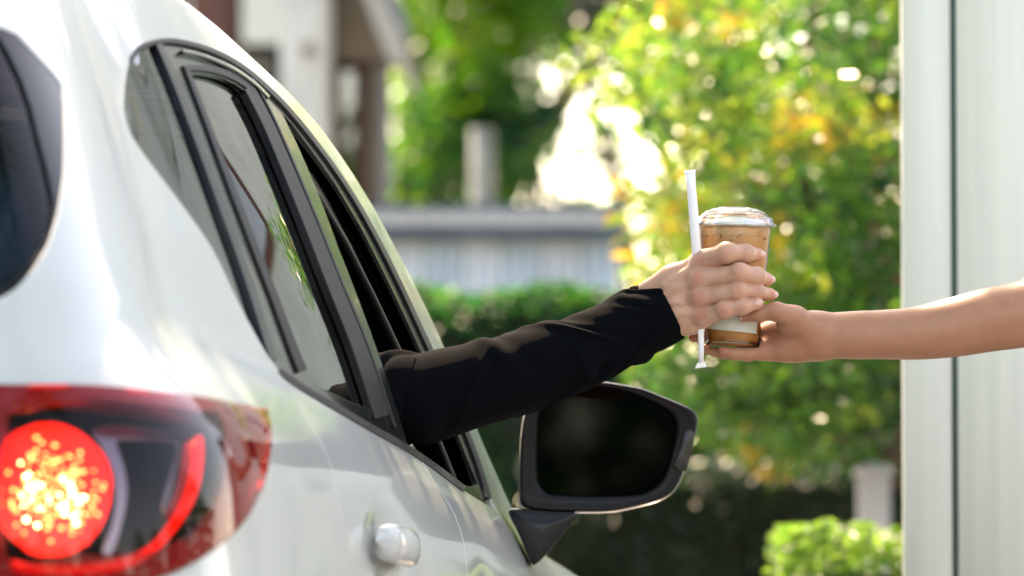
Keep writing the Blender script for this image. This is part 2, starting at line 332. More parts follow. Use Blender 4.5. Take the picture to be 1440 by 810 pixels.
prism('gutter_pipe', [(536, 92), (548, 92), (548, 330), (536, 330)], 31.1, 31.2, M['rooft'], house, hx, hy)
# ---- clipped hedges
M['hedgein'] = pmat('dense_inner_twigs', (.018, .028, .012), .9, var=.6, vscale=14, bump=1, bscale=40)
def hedge(name, xa, xb, ya, yb, z, label, mat, leaf, n, tone, seed=1, up=.5, top_tone=None):
    root = empty(name, ((xa + xb) / 2, (ya + yb) / 2, 0)); tag(root, label, 'hedge'); r = np.random.default_rng(seed); cx, cy = root.location.x, root.location.y
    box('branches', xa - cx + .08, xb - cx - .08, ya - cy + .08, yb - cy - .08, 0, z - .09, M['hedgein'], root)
    f = r.uniform(0, 1, n); P = np.empty((n, 3)); front = f < .55; top = (f >= .55) & (f < .9); side = f >= .9
    P[:, 0] = r.uniform(xa, xb, n); P[:, 1] = r.uniform(ya, yb, n); P[:, 2] = r.uniform(0, z, n)
    th = np.abs(r.normal(0, .05, n))
    P[front, 1] = ya + th[front]; P[top, 2] = z - th[top]; s_ = r.uniform(size=n) < .5; P[side & s_, 0] = xa + th[side & s_]; P[side & ~s_, 0] = xb - th[side & ~s_]
    wob = .035 * np.sin(P[:, 0] * 7 + 1) + .03 * np.sin(P[:, 2] * 9 + P[:, 0] * 4); P[:, 1] += wob; P[:, 2] += .02 * np.sin(P[:, 0] * 11)
    T = np.clip(r.normal(tone, .2, n) + np.where(top, .15, 0), 0, 1)
    leafmesh('foliage', P - np.array([cx, cy, 0]), leaf * r.uniform(.6, 1.3, n), T, mat, root, seed=seed, up=up)
    return root
zh = at(700, 402, 20).z
hedge('clipped_hedge', -1.2, at(1500, 400, 20).x, 20, 20.9, zh, 'tall clipped green hedge in front of the metal shed', M['leaf_g'], .05, 26000, .34, 31)
zd = at(1000, 640, 17.7).z
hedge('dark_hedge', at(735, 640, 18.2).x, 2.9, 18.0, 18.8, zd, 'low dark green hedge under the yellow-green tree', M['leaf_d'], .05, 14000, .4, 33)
zl = at(1100, 748, 12.6).z
hedge('low_hedge', at(1098, 730, 12.4).x, 2.4, 12.4, 13.1, zl, 'low bright lime hedge at the foot of the panel wall', M['leaf_l'], .038, 15000, .55, 35, up=.9)
# white stone pillar
M['stone'] = pmat('white_painted_stone', (.62, .62, .66), .7, var=.15, vscale=8, bump=.4)
pp = at(1229, 735, 16.2); ps = empty('stone_pillar', (pp.x, 16.2, 0)); tag(ps, 'small white stone pillar with a rounded cap above the lime hedge', 'pillar')
zt_ = at(1229, 668, 16.2).z
box('shaft', -.045, .045, -.045, .045, 0, zt_, M['stone'], ps, .008)
lathe('cap', [(.058, 0), (.06, .012), (.05, .022), (.03, .032), (.004, .036)], M['stone'], ps, 20, True, Matrix.Translation((0, 0, zt_)))
box('plinth', -.07, .07, -.07, .07, 0, .12, M['stone'], ps, .01)
# ---- unseen wood added round the yard to lower sky fill and feed reflections
r = np.random.default_rng(77); nb_ = 26000; ang = r.uniform(R(38), R(345), nb_); rad_ = r.uniform(17, 21, nb_) + 3 * np.sin(ang * 5) + 12 * sm(ang, R(300), R(345)); hmax = 3.6 + .9 * np.sin(ang * 9) + .8 * np.sin(ang * 23 + 1)
Pb = np.stack([rad_ * np.sin(ang), rad_ * np.cos(ang), hmax * r.uniform(0, 1, nb_) ** .8], 1)
tag(leafmesh('added_tree_belt', Pb, .42 * r.uniform(.6, 1.4, nb_), np.clip(r.normal(.35, .2, nb_), 0, 1), M['leaf_g'], None, seed=5, up=.3), 'unseen belt of green trees added round the yard to lower sky fill', 'trees', kind='stuff')
# ---- added far trees, crowns above the picture to block sky in the car's reflections; and the shade tree that leans over the lane
for (tx_, ty_, sd2) in ((-7.5, 46, 1), (-1.0, 48, 2), (5.5, 47, 3), (12, 44, 4)):
    rr2 = np.random.default_rng(90 + sd2); cl = [(tx_ + rr2.normal() * 2.2, ty_ + rr2.normal() * 1.6, 8.6 + abs(rr2.normal()) * 1.8, 1.1 * rr2.uniform(.7, 1.3), .4 + rr2.normal() * .12) for _ in range(34)]
    tree('sky_block_tree', (tx_, ty_, 0), 8.4, .2, cl, ['', 'added tall far tree left of the house, its crown blocking reflected sky', 'added tall far tree over the metal shed, its crown blocking reflected sky', 'added tall far tree beyond the yellow-green tree, its crown blocking reflected sky', 'added tall far tree beyond the panel wall, its crown blocking reflected sky'][sd2], 'tree', M['leaf_g'], leaf=.42, per=46, rad=1.1, seed=90 + sd2, group='added trees that block reflected sky', up=.8)
rr2 = np.random.default_rng(321); cl = []
for _ in range(290):
    x_ = rr2.uniform(-4.8, 1.6); y_ = rr2.uniform(2.0, 13.2); cl.append((x_, y_, 4.7 + .5 * math.sin(x_) + rr2.uniform(0, 1.1) + .04 * (y_ - 9) ** 2 * .3, .42 * rr2.uniform(.7, 1.3), .45 + rr2.normal() * .12))  # unseen crown, stretched over the car's rear to cut overhead light
tree('overhanging_tree', (-4.3, 9.6, 0), 4.6, .17, cl, 'broad shade tree spreading over the lane and the car from the left', 'tree', M['leaf_g'], leaf=.15, per=46, rad=.42, seed=322, trunk_to=(-2.9, 9.2, 4.9), up=1.2)
M['render'] = pmat('pale_backdrop_wall', (.50, .53, .47), .8, var=.12, vscale=2)
bd = empty('backdrop', (5.2, 24.5, 0)); tag(bd, 'added pale building mostly hidden behind the panel wall and the leafy tree', 'backdrop')  # added out of view to give the side windows a pale reflection
box('wall', -2.9, 6, 0, .3, 0, 7.5, M['render'], bd); box('wall', -2.9, -2.65, .3, 7, 0, 7.45, M['render'], bd); box('roof', -3.05, 6.2, -.15, 7.2, 7.52, 7.7, M['zinc_d'], bd)
for q in range(3): f_ = box('window_frame', -1.2 + q * 2.4, .2 + q * 2.4, -.04, -.002, 4.6, 6.0, M['brownw'], bd); box('window_pane', -1.1 + q * 2.4, .1 + q * 2.4, -.06, -.045, 4.7, 5.9, M['bluepane'], f_)
# ---- pale green panel wall of the drive-through booth
M['panel'] = pmat('pale_green_painted_board', (.68, .70, .62), .55, spec=.3, stretch=(16, 16, .35), vscale=3, col2=(.62, .645, .58), bump=.25, bscale=12)
M['green_d'] = pmat('dark_green_channel', (.012, .055, .038), .4)
wy = 9.9; wall = empty('panel_wall', (at(1270, 800, wy).x, wy, 0)); tag(wall, 'pale green wall of broad upright boards with a dark green joint, right edge', 'wall'); wx = wall.location.x
edges = [1270, 1337.5, 1347, 1492, 1500, 1650, 1658, 1800, 1808, 1960, 1968, 2120, 2128, 2290]
for i in range(0, len(edges) - 1, 2):
    xa, xb = at(edges[i], 400, wy).x - wx, at(edges[i + 1], 400, wy).x - wx; bm = bmesh.new(); bmesh.ops.create_cube(bm, size=1)
    for v in bm.verts: v.co = Vector(((xa + xb) / 2 + v.co.x * (xb - xa), .02 + v.co.y * .04, 1.5 + v.co.z * 3))
    bmesh.ops.bevel(bm, geom=bm.edges[:], offset=.004, segments=3, affect='EDGES'); bmobj('board', bm, M['panel'], wall, True)
box('backing', .012, at(2290, 0, wy).x - wx, .036, .06, 0, 2.98, M['green_d'], wall)
for i in (1, 3, 5, 7, 9, 11):
    xa, xb = at(edges[i], 400, wy).x - wx, at(edges[i + 1], 400, wy).x - wx; box('joint', xa + .001, xb - .001, .012, .036, 0, 2.97, M['green_d'], wall)
#@@BG1

# ------------------------------------------------------------------ the car
CAR_O = np.array([-1.149, 6.106, 0.0]); TH = R(7)
fw = np.array([math.sin(TH), math.cos(TH), 0]); rt = np.array([math.cos(TH), -math.sin(TH), 0])
def c2w(p): p = np.asarray(p, float); return CAR_O + p[..., 0:1] * rt + p[..., 1:2] * fw + p[..., 2:3] * np.array([0, 0, 1.0])
def w2c(p): q = np.asarray(p, float) - CAR_O; return np.stack([q @ rt, q @ fw, q[..., 2]], -1)
_sb = cspline([-.1, .3, .6, .89, 1.3, 1.7, 2.3, 2.71, 3.2, 3.8, 4.4], [.64, .705, .735, .759, .787, .80, .806, .80, .775, .72, .62])
_zb = cspline([-.1, .4, .89, 1.3, 1.7, 2.2, 2.71, 3.2, 3.8, 4.4], [1.165, 1.15, 1.129, 1.102, 1.075, 1.047, 1.019, .985, .92, .80])
_fl = cspline([-.01, .0, .03, .065, .10, .14, .22, .35, .55, .70, .85], [-.003, 0, .013, .033, .052, .064, .072, .082, .082, .06, .02])
_rr = cspline([.2, .6, .85, .95, 1.05, 1.15, 1.25, 1.4, 1.56, 1.7], [.04, -.02, .0, .01, .04, .09, .15, .25, .37, .47])
def side_s(u, z):
    sb = _sb(u); zb = _zb(u); h = z - zb; hp = np.maximum(h, 0)
    return np.where(h > 0, sb - .30 * hp - .22 * hp * hp, sb + _fl(np.maximum(-h, 0)) * (1 + .62 * sm(u, 1.1, .25)))
# roof / A-pillar edge height along the car, read from the outline of the roof
def solve_edge(pxs, u0=.6):
    out = []
    for (px, py) in pxs:
        best = None
        us = np.linspace(.2, 3.2, 1500); 
        a = at(px, py, 1.0); dirv = np.array(a) - np.array([0, 0, CAMZ])
        d = CAR_O[1] + us * fw[1] - .62 * math.sin(TH)
        for _ in range(3):
            P = np.array([0, 0, CAMZ]) + d[:, None] * dirv; C = w2c(P); d = d + (us - C[:, 1]) / fw[1]
        P = np.array([0, 0, CAMZ]) + d[:, None] * dirv; C = w2c(P)
        g = C[:, 0] - side_s(C[:, 1], C[:, 2]); i = np.where(np.diff(np.sign(g)) != 0)[0]
        if len(i): out.append((us[i[-1]], float(C[i[-1], 2]), float(C[i[-1], 0])))
    return out
SIL = [(262, 6), (333, 60), (400, 122), (450, 177), (480, 219), (518, 278), (568, 371), (614, 463), (640, 527), (674, 614), (712, 700)]
EDGE = solve_edge(SIL)
print('EDGE', [tuple(round(v, 3) for v in e) for e in EDGE])
eu = [-.1, .4] + [e[0] for e in EDGE]; ez = [1.56, 1.60] + [e[1] for e in EDGE]
ks = [0, 1]; 
for i in range(2, len(eu)):
    if eu[i] > eu[ks[-1]] + .05: ks.append(i)
eu = [eu[i] for i in ks] + [eu[-1] + .12, 3.3, 3.9, 4.4]; ez = [ez[i] for i in ks] + [float(_zb(eu[-4])) + .012, float(_zb(3.3)) + .01, float(_zb(3.9)) + .01, float(_zb(4.4)) + .01]
def _ze(u): return np.interp(u, eu, ez)
_uu = np.linspace(-.1, 4.4, 400); _zz = _ze(_uu); 
for _ in range(12): _zz[1:-1] = .25 * _zz[:-2] + .5 * _zz[1:-1] + .25 * _zz[2:]
_ze = lambda u: np.interp(u, _uu, _zz)
RC = .34
def surf(a, t):
    """a: metres along the plan outline (0 = middle of the tailgate), t: 0 sill .. 1 belt .. 2 roof edge .. 3 roof middle -> car coordinates"""
    a = np.asarray(a, float); t = np.asarray(t, float); a, t = np.broadcast_arrays(a, t)
    A1 = .62; A2 = A1 + .36
    ur = np.where(a >= A2, RC + (a - A2), np.where(a > A1, RC * sm(a, A1 - .02, A2 + .3), 0)); ur = np.clip(ur, 0, 4.4)
    uz = np.where(a >= A2, ur, RC * np.clip((a - .3) / (A2 - .3), 0, 1))
    zb = _zb(uz); ze = _ze(uz)
    z = np.where(t < 1, .28 + (zb - .28) * t, zb + (ze - zb) * np.clip(t - 1, 0, 1))
    q = _rr(z) * sm(RC + (a - A2), 1.0, .34)
    # corner
    ph = np.clip((a - A1) / (A2 - A1), 0, 1) * math.pi / 2
    e = .80
    cu = RC * (1 - np.sin(ph) ** 1.0 * 0 - np.cos(math.pi / 2 - ph) * 0)  # placeholder
    cu = RC * (1 - np.cos(ph) ** e) * 1.0
    rs = np.where(z > zb, .13, .24) if False else .13 + .11 * sm(z, 1.20, 1.02)
    sside = side_s(np.maximum(np.where(a >= A2, ur, RC), 0), z)
    cs = sside - rs + rs * np.sin(ph) ** e
    face_s = (sside - rs) * np.clip(a / A1, 0, 1)
    face_u = -.035 * (1 - np.clip(a / A1, 0, 1) ** 2)
    s = np.where(a >= A2, sside, np.where(a > A1, cs, face_s))
    u = np.where(a >= A2, ur, np.where(a > A1, cu, face_u)) + q
    # front end
    fr = sm(a, 4.55, 5.0); s = s * (1 - .35 * fr ** 2)
    # roof
    r = np.clip(t - 2, 0, 1); crown = np.where(uz > 2.78, .07, .11); zz = ze + crown * (1 - (1 - r) ** 7) * .62 + crown * .38 * (1 - (1 - r) ** 2)
    sr = s * (1 - r); wsh = sm(uz, 1.9, 2.4) * sm(uz, 3.0, 2.75)
    urf = u + wsh * .22 * (1 - (1 - r) ** 3) * 0.9
    urf = np.where(a < A2, u + (.42 - 0) * r * sm(a, A2 + .01, A1 * .4), urf)
    z = np.where(t > 2, zz, z); s = np.where(t > 2, sr, s); u = np.where(t > 2, urf, u)
    return np.stack([s, u, z], -1)
def surf_n(a, t):
    e = .004; pa = surf(a + e, t) - surf(a - e, t); pt = surf(a, np.asarray(t) + e) - surf(a, np.asarray(t) - e)
    n = np.cross(pa, pt); L = np.linalg.norm(n, axis=-1, keepdims=True); return n / np.maximum(L, 1e-12)
_ga, _gt = np.meshgrid(np.linspace(.25, 4.3, 500), np.linspace(.05, 2.02, 260), indexing='ij')
_gp = c2w(surf(_ga, _gt)); _gx, _gy = proj(_gp); _gn = surf_n(_ga, _gt)
_cn = _gn[..., 0:1] * rt + _gn[..., 1:2] * fw + _gn[..., 2:3] * np.array([0, 0, 1.0]); _vd = _gp - np.array([0, 0, CAMZ]); _front = (np.sum(_cn * _vd, -1) < 0)
def inv(px, py):              # photo pixel -> (a, t) on the body surface
    d2 = (_gx - px) ** 2 + (_gy - py) ** 2 + np.where(_front, 0, 1e7); k = np.unravel_index(np.argmin(d2), d2.shape); a, t = _ga[k], _gt[k]
    for _ in range(6):
        x0, y0 = proj(c2w(surf(a, t))); e = 1e-4; xa, ya = proj(c2w(surf(a + e, t))); xt, yt = proj(c2w(surf(a, t + e)))
        J = np.array([[xa - x0, xt - x0], [ya - y0, yt - y0]]) / e
        try: s_ = np.linalg.solve(J, [px - x0, py - y0])
        except Exception: break
        s_ = np.clip(s_, -.06, .06); a, t = a + s_[0], t + s_[1]
    x0, y0 = proj(c2w(surf(a, t)))
    if (x0 - px) ** 2 + (y0 - py) ** 2 > 4: a, t = _ga[k], _gt[k]
    return float(a), float(t)
def invpoly(pts, n=5, closed=False):
    P = catmull(pts, n, closed); return [inv(*p) for p in P]
A2R = .64                                      # a = u + A2R on the straight side
car = empty('car', CAR_O, -TH)
tag(car, 'white hatchback with its red tail lamp lit, black sleeved arm out of its front window', 'car')
TS = .6
def _pip(P, poly):
    x, y = P[:, 0], P[:, 1]; inside = np.zeros(len(P), bool); n = len(poly); j = n - 1
    for i in range(n):
        xi, yi = poly[i]; xj, yj = poly[j]
        c = ((yi > y) != (yj > y)) & (x < (xj - xi) * (y - yi) / ((yj - yi) if yj != yi else 1e-12) + xi); inside ^= c; j = i
    return inside
def _dens(poly, h):
    out = []; n = len(poly)
    for i in range(n):
        p, q = np.array(poly[i]), np.array(poly[(i + 1) % n]); L = np.linalg.norm(q - p); k = max(1, int(math.ceil(L / h)))
        for j in range(k):
            out.append(p + (q - p) * j / k)
    res = [out[0]]
    for p in out[1:]:
        if np.linalg.norm(p - res[-1]) > 3e-4: res.append(p)
    if np.linalg.norm(res[0] - res[-1]) < 3e-4: res.pop()
    return np.array(res)
def _area(p): x, y = p[:, 0], p[:, 1]; return .5 * np.sum(x * np.roll(y, -1) - y * np.roll(x, -1))
def patch_geo(outline, holes=(), h=.025, off=0.0, depth=.012, roll=.0016, fn=None, skirt=True):
    S = lambda ps: np.array([(p[0], p[1] * TS) for p in ps])
    loops = [_dens(S(outline), h * .7)] + [_dens(S(hh), h * .7) for hh in holes]
    if _area(loops[0]) < 0: loops[0] = loops[0][::-1]
    for i in range(1, len(loops)):
        if _area(loops[i]) > 0: loops[i] = loops[i][::-1]
    lo = loops[0].min(0); hi = loops[0].max(0)
    gx_, gy_ = np.meshgrid(np.arange(lo[0] + h / 2, hi[0], h), np.arange(lo[1] + h / 2, hi[1], h)); G = np.stack([gx_.ravel(), gy_.ravel()], 1)
    keep = _pip(G, loops[0])
    for l in loops[1:]: keep &= ~_pip(G, l)
    G = G[keep]; B = np.concatenate(loops)
    if len(G):
        ok = np.ones(len(G), bool)
        for s in range(0, len(G), 2000):
            ok[s:s + 2000] = (((G[s:s + 2000, None] - B[None]) ** 2).sum(-1).min(1) > (.45 * h) ** 2)
        G = G[ok]
    pts = np.concatenate([B, G]); edges = []; o = 0
    for l in loops: n = len(l); edges += [(o + i, o + (i + 1) % n) for i in range(n)]; o += n
    r = delaunay_2d_cdt([Vector(p) for p in pts], edges, [], 0, 1e-7)
    vv = np.array([tuple(v) for v in r[0]]); ff = np.array([f for f in r[2] if len(f) == 3])
    cen = vv[ff].mean(1); k = _pip(cen, loops[0])
    for l in loops[1:]: k &= ~_pip(cen, l)
    ff = ff[k]
    # consistent winding
    e1 = vv[ff[:, 1]] - vv[ff[:, 0]]; e2 = vv[ff[:, 2]] - vv[ff[:, 0]]; cr = e1[:, 0] * e2[:, 1] - e1[:, 1] * e2[:, 0]; ff = np.where(cr[:, None] < 0, ff[:, ::-1], ff)
    ff = ff[np.abs(cr) > 1e-9]
    def dsp(a, t): return surf(a, t) + surf_n(a, t) * ((off + fn(a, t))[..., None] if fn is not None else off)
    def dn(a, t):
        if fn is None: return surf_n(a, t)
        e = .004; n_ = np.cross(dsp(a + e, t) - dsp(a - e, t), dsp(a, t + e) - dsp(a, t - e)); return n_ / np.maximum(np.linalg.norm(n_, axis=-1, keepdims=True), 1e-12)
    a, t = vv[:, 0], vv[:, 1] / TS; P = dsp(a, t); Nn = dn(a, t)
    V = list(P); NN = list(Nn); F = [tuple(f) for f in ff]
    if skirt:
        for l in loops:
            a, t = l[:, 0], l[:, 1] / TS; p = dsp(a, t); n = dn(a, t)
            T = np.roll(p, -1, 0) - np.roll(p, 1, 0); T /= np.maximum(np.linalg.norm(T, axis=1), 1e-9)[:, None]; out = np.cross(T, n)
            rows = [(p, n), (p + out * roll - n * roll * .35, n * .75 + out * .66), (p + out * roll * 1.45 - n * roll * 1.5, out), (p + out * roll * 1.45 - n * depth, out)]
            b = len(V); m = len(l)
            for (q, nn) in rows: V += list(q); NN += list(nn / np.linalg.norm(nn, axis=1)[:, None])
            for r_ in range(3):
                for i in range(m):
                    j = (i + 1) % m; F.append((b + r_ * m + i, b + (r_ + 1) * m + i, b + (r_ + 1) * m + j, b + r_ * m + j))
    return np.array(V), F, np.array(NN)
def mir(g): V, F, N = g; s = np.array([-1, 1, 1]); return V * s, [tuple(f[::-1]) for f in F], N * s
def join(*gs):
    V = []; F = []; N = []; o = 0
    for (v, f, n) in gs: V.append(v); F += [tuple(i + o for i in q) for q in f]; N.append(n); o += len(v)
    return np.concatenate(V), F, np.concatenate(N)
def part(name, g, mat, parent=None, both=True, joined=False):
    parent = parent or car
    if joined: g = join(g, mir(g)); both = False
    o = mesh(name, g[0], g[1], mat, parent, normals=g[2])
    if both: g2 = mir(g); o2 = mesh(name, g2[0], g2[1], mat, parent, normals=g2[2]); return o, o2
    return o
# outlines read on the side of the car
QL = [(387, 514), (372, 493), (335, 425), (300, 352), (261, 295), (222, 243), (194, 205), (180, 178), (174, 151)]
OT = [(174, 151), (176, 115), (182, 84), (194, 66), (213, 57), (240, 54), (270, 59), (300, 69), (330, 84), (360, 106), (400, 144), (440, 192), (480, 247), (520, 313), (560, 391), (600, 477), (640, 566), (668, 636), (692, 706)]
BLo = [(387, 514), (400, 528), (446, 556), (514, 599), (587, 641), (656, 690), (692, 712)]
ot = invpoly(OT, 4); ql = invpoly(QL, 4); blo = invpoly(BLo, 5)
def ut(u, z): return (u + A2R, (z - .28) / (float(_zb(u)) - .28))
door_front_edge = [(ot[-1][0] + .02, ot[-1][1] - .03), ut(2.84, .92), ut(2.90, .80), ut(2.90, .55), ut(2.84, .36)]
door_rear_edge = [ut(1.22, .36), ut(1.20, .50), ut(1.12, .62), ut(.98, .76), ut(.925, .88), ut(.91, .97)]
dfe = [tuple(p) for p in catmull(door_front_edge, 5)]; dre = [tuple(p) for p in catmull(door_rear_edge, 5)]
# where the rear door meets the belt line of the windows
k0 = min(range(len(blo)), key=lambda i: abs(blo[i][0] - (.905 + A2R)))
big = ot + dfe + dre + list(reversed(blo[:k0 + 1])) [0:] + ql[1:-1]
arch = lambda uc, rr: [ut(uc + rr * math.cos(x), max(.281, .36 + rr * math.sin(x))) for x in np.linspace(0, math.pi, 24)]
LAMP = [(-40, 541), (20, 540), (80, 540), (140, 543), (200, 549), (260, 557), (310, 565), (350, 573), (368, 581), (373, 596), (370, 640), (358, 690), (336, 735), (303, 772), (262, 800), (215, 818), (150, 826), (60, 830), (-40, 832)]
lamp = [inv(max(p[0], 3), min(p[1], 806)) for p in LAMP]
lamp = [inv(*p) for p in LAMP[1:18]]
# lamp runs on onto the tailgate, left of the photograph
lamp = lamp + [(lamp[-1][0] - .10, lamp[-1][1] + .02), (.36, lamp[-1][1] + .10), (.36, lamp[0][1] - .03), (.5, lamp[0][1])]
lamp = [tuple(p) for p in catmull(lamp, 4, True)]
RG = [(0, 37), (25, 47), (52, 76), (76, 102), (88, 118), (92, 150), (93, 200), (92, 245), (84, 300), (70, 345), (48, 380), (22, 408), (0, 420)]
rg = [inv(max(p[0], 2), p[1]) for p in RG]
rg_full = [(-.0025, rg[0][1] + .03)] + rg + [(.35, rg[-1][1] - .06), (-.0025, rg[-1][1] - .08)]
def flare(a, t):
    u = a - A2R; z = .28 + (1 - .28) * t
    return .080 * np.exp(-((u - 3.50) / .38) ** 2) * sm(t, .98, .80) * sm(t, -.2, .2)
gapline = invpoly([(20, 424), (27, 455), (31, 490), (28, 515), (20, 538)], 4)
hg_poly = gapline + [(p[0] - .003, p[1]) for p in reversed(gapline)]
wsc = [(2.76, 2.14), (3.0, 2.10), (3.2, 2.09), (3.40, 2.10), (3.43, 2.3), (3.43, 3.0), (2.72, 3.0), (2.72, 2.3)]
rear_arch = arch(.80, .37); front_arch = arch(3.52, .37)
body = patch_geo([(0, 0.02), (5.0, .02), (5.0, 2.99), (0, 2.99)],
                 holes=[big, wsc, lamp, rg_full, hg_poly, [(a, max(t, .03)) for a, t in arch(.80, .36)], [(a, max(t, .03)) for a, t in arch(3.52, .36)]], h=.03, fn=flare, depth=.02)
part('body', body, M['paint'], joined=True)
inner = patch_geo([(0, 0.02), (4.6, .02), (4.6, 2.97), (0, 2.97)], holes=[big, wsc, rg_full], h=.06, off=-.03, skirt=False)
V_, F_, N_ = join(inner, mir(inner)); o_ = mesh('inner_panel', V_, F_, M['interior'], car)
# doors
def belt_t(a): return float(np.interp(a, [p[0] for p in blo], [p[1] for p in blo]))
ud = 1.785
split = [(ut(ud - .03, 1.07)), ut(ud + .025, 1.0), ut(ud + .045, .93), ut(ud + .03, .80), ut(ud + .01, .55), ut(ud, .36)]
split = [tuple(p) for p in catmull(split, 5)]
def inset(loop, d=.004):
    P = np.array([(p[0], p[1] * TS) for p in loop]); 
    if _area(P) < 0: P = P[::-1]
    T = np.roll(P, -1, 0) - np.roll(P, 1, 0); T /= np.maximum(np.linalg.norm(T, axis=1), 1e-9)[:, None]; Nn = np.stack([-T[:, 1], T[:, 0]], 1); P = P + Nn * d
    return [(p[0], p[1] / TS) for p in P]
s0 = split[0][0]
bl_rear = [p for p in blo[k0:] if p[0] < s0 - .01]; bl_front = [p for p in blo if p[0] > s0 + .01]
rd = dre + bl_rear + [(s0, belt_t(s0))] + split[1:]
fd = [(s0, belt_t(s0))] + bl_front + dfe + list(reversed(split[1:]))
rd_l = inset(rd); fd_l = inset(fd, .003)
# the grip bowl in each door
def bowl(uc, zc=.905):
    def f(a, t):
        z = .28 + (_zb(a - A2R) - .28) * t; return -.017 * np.exp(-(((a - A2R - uc) / .095) ** 2 + ((z - zc) / .042) ** 2))
    return f
rdoor, _ = part('rear_door', patch_geo(rd_l, h=.02, fn=bowl(1.20, .915)), M['paint'])
fdoor, _ = part('front_door', patch_geo(fd_l, h=.02, fn=lambda a, t: bowl(2.0, .845)(a, t) * .45 + flare(a, t)), M['paint'])
def handle(parent, uc, zc, sg=1):
    s = float(side_s(uc, zc)); n = 22; V = []; F = []; seg = 16
    for i in range(n):
        q = i / (n - 1); x = (q - .5) * .20; env = (1 - abs(2 * q - 1) ** 6) ** .5; lift = .014 * (1 - abs(2 * q - 1) ** 2.4) + .004
        for j in range(seg):
            an = 2 * math.pi * j / seg; c_, s_ = math.cos(an), math.sin(an)
            r1 = .0135 * (abs(c_) ** .8) * np.sign(c_) * max(env, .05) * 1.15; r2 = .025 * (abs(s_) ** .9) * np.sign(s_) * max(env, .05)
            V.append((sg * (float(side_s(uc + x, zc)) + lift + r1), uc + x, zc + r2 - .0 + x * -.04))
    for i in range(n - 1):
        for j in range(seg): k = (j + 1) % seg; F.append((i * seg + j, i * seg + k, (i + 1) * seg + k, (i + 1) * seg + j))
    F.append(tuple(range(seg))); F.append(tuple((n - 1) * seg + j for j in range(seg)))
    return mesh('door_handle', V, F, M['paint'], parent)
handle(rdoor, 1.21, .915); handle(fdoor, 2.02, .855); handle(_, 2.02, .855, -1)
# ---- windows: surround trim, glass, seals
Q = ot + list(reversed(blo)) + ql[1:-1]
QG = [(379, 504), (366, 483), (331, 418), (297, 345), (258, 288), (220, 237), (194, 198), (184, 175), (179, 150), (181, 117), (187, 90), (198, 72), (212, 65), (223, 65), (246, 122), (276, 200), (308, 288), (336, 365), (360, 436)]
RGl = [(272, 99), (290, 100), (315, 106), (338, 117), (352, 129), (372, 172), (398, 232), (430, 312), (464, 398), (500, 488), (531, 577), (500, 566), (460, 547), (429, 528), (404, 455), (370, 365), (338, 275), (305, 185)]
FO = [(398, 153), (415, 172), (440, 206), (472, 251), (510, 315), (550, 394), (590, 479), (625, 556), (655, 628), (676, 680), (666, 684), (656, 681), (625, 661), (592, 637), (578, 625), (562, 575), (540, 508), (512, 430), (480, 348), (448, 262), (420, 198)]
qg = invpoly(QG, 3, True); rgl = [inv(*p) for p in RGl]; fo = [inv(*p) for p in FO]
def fine(loop, n=3): return loop
sur = patch_geo(Q, holes=[qg, rgl, fo], h=.02, off=-.004, depth=.006, roll=.001)
part('window_surround', sur, M['trim'])
part('quarter_window', patch_geo(inset(qg, -.001), h=.03, off=-.007, depth=.003, roll=.0004), M['glass'])
part('rear_side_window', patch_geo(inset(rgl, -.003), h=.03, off=-.013, depth=.003, roll=.0004), M['glass'])
def strip(pts, w0, name, mat, off, w1=None, n=8, depth=.01):       # a seal of given pixel width laid along a line on the body
    P = catmull(pts, n); T = np.gradient(P, axis=0); T /= np.linalg.norm(T, axis=1)[:, None]; Nn = np.stack([-T[:, 1], T[:, 0]], 1)
    ww = np.linspace(w0, w0 if w1 is None else w1, len(P))[:, None] / 2; L = P + Nn * ww; Rr = P - Nn * ww
    lp = [inv(*p) for p in L] + [inv(*p) for p in Rr[::-1]]
    return part(name, patch_geo(lp, h=.012, off=off, depth=depth, roll=.0012), mat)
M['seal'] = M['rubber']
strip([(225, 63), (250, 122), (280, 200), (312, 288), (340, 364), (364, 436), (385, 505)], 7, 'window_seal', M['blackgl'], .000, 9)
strip([(262, 92), (292, 170), (322, 250), (356, 338), (388, 420), (414, 490), (426, 520)], 5, 'window_seal', M['rubber'], .000, 12)
strip([(268, 94), (292, 95), (317, 101), (341, 112), (356, 124)], 6, 'window_seal', M['rubber'], -.001, 9)
strip([(353, 124), (378, 172), (404, 232), (437, 312), (471, 398), (507, 488), (539, 584)], 13, 'window_seal', M['rubber'], -.001, 21)
strip([(356, 110), (382, 158), (412, 225), (448, 312), (483, 400), (520, 490), (556, 600)], 1.6, 'door_gap', M['rubber'], .0005, 2.5)
strip([(184, 84), (195, 69), (214, 60), (240, 57), (270, 62), (300, 72), (330, 87), (360, 109), (400, 147), (440, 195), (480, 250), (520, 316), (560, 394), (600, 480), (640, 569), (668, 638), (688, 700)], 4, 'roof_seal', M['rubber'], .001, 6)
strip([(256, 73), (276, 77), (300, 85), (330, 99), (358, 119), (376, 137)], 2, 'frame_crease', M['trim'], .003, 3)
strip([(392, 522), (420, 542), (446, 558), (514, 598), (587, 640), (652, 688)], 7, 'belt_seal', M['rubber'], .002, 7)
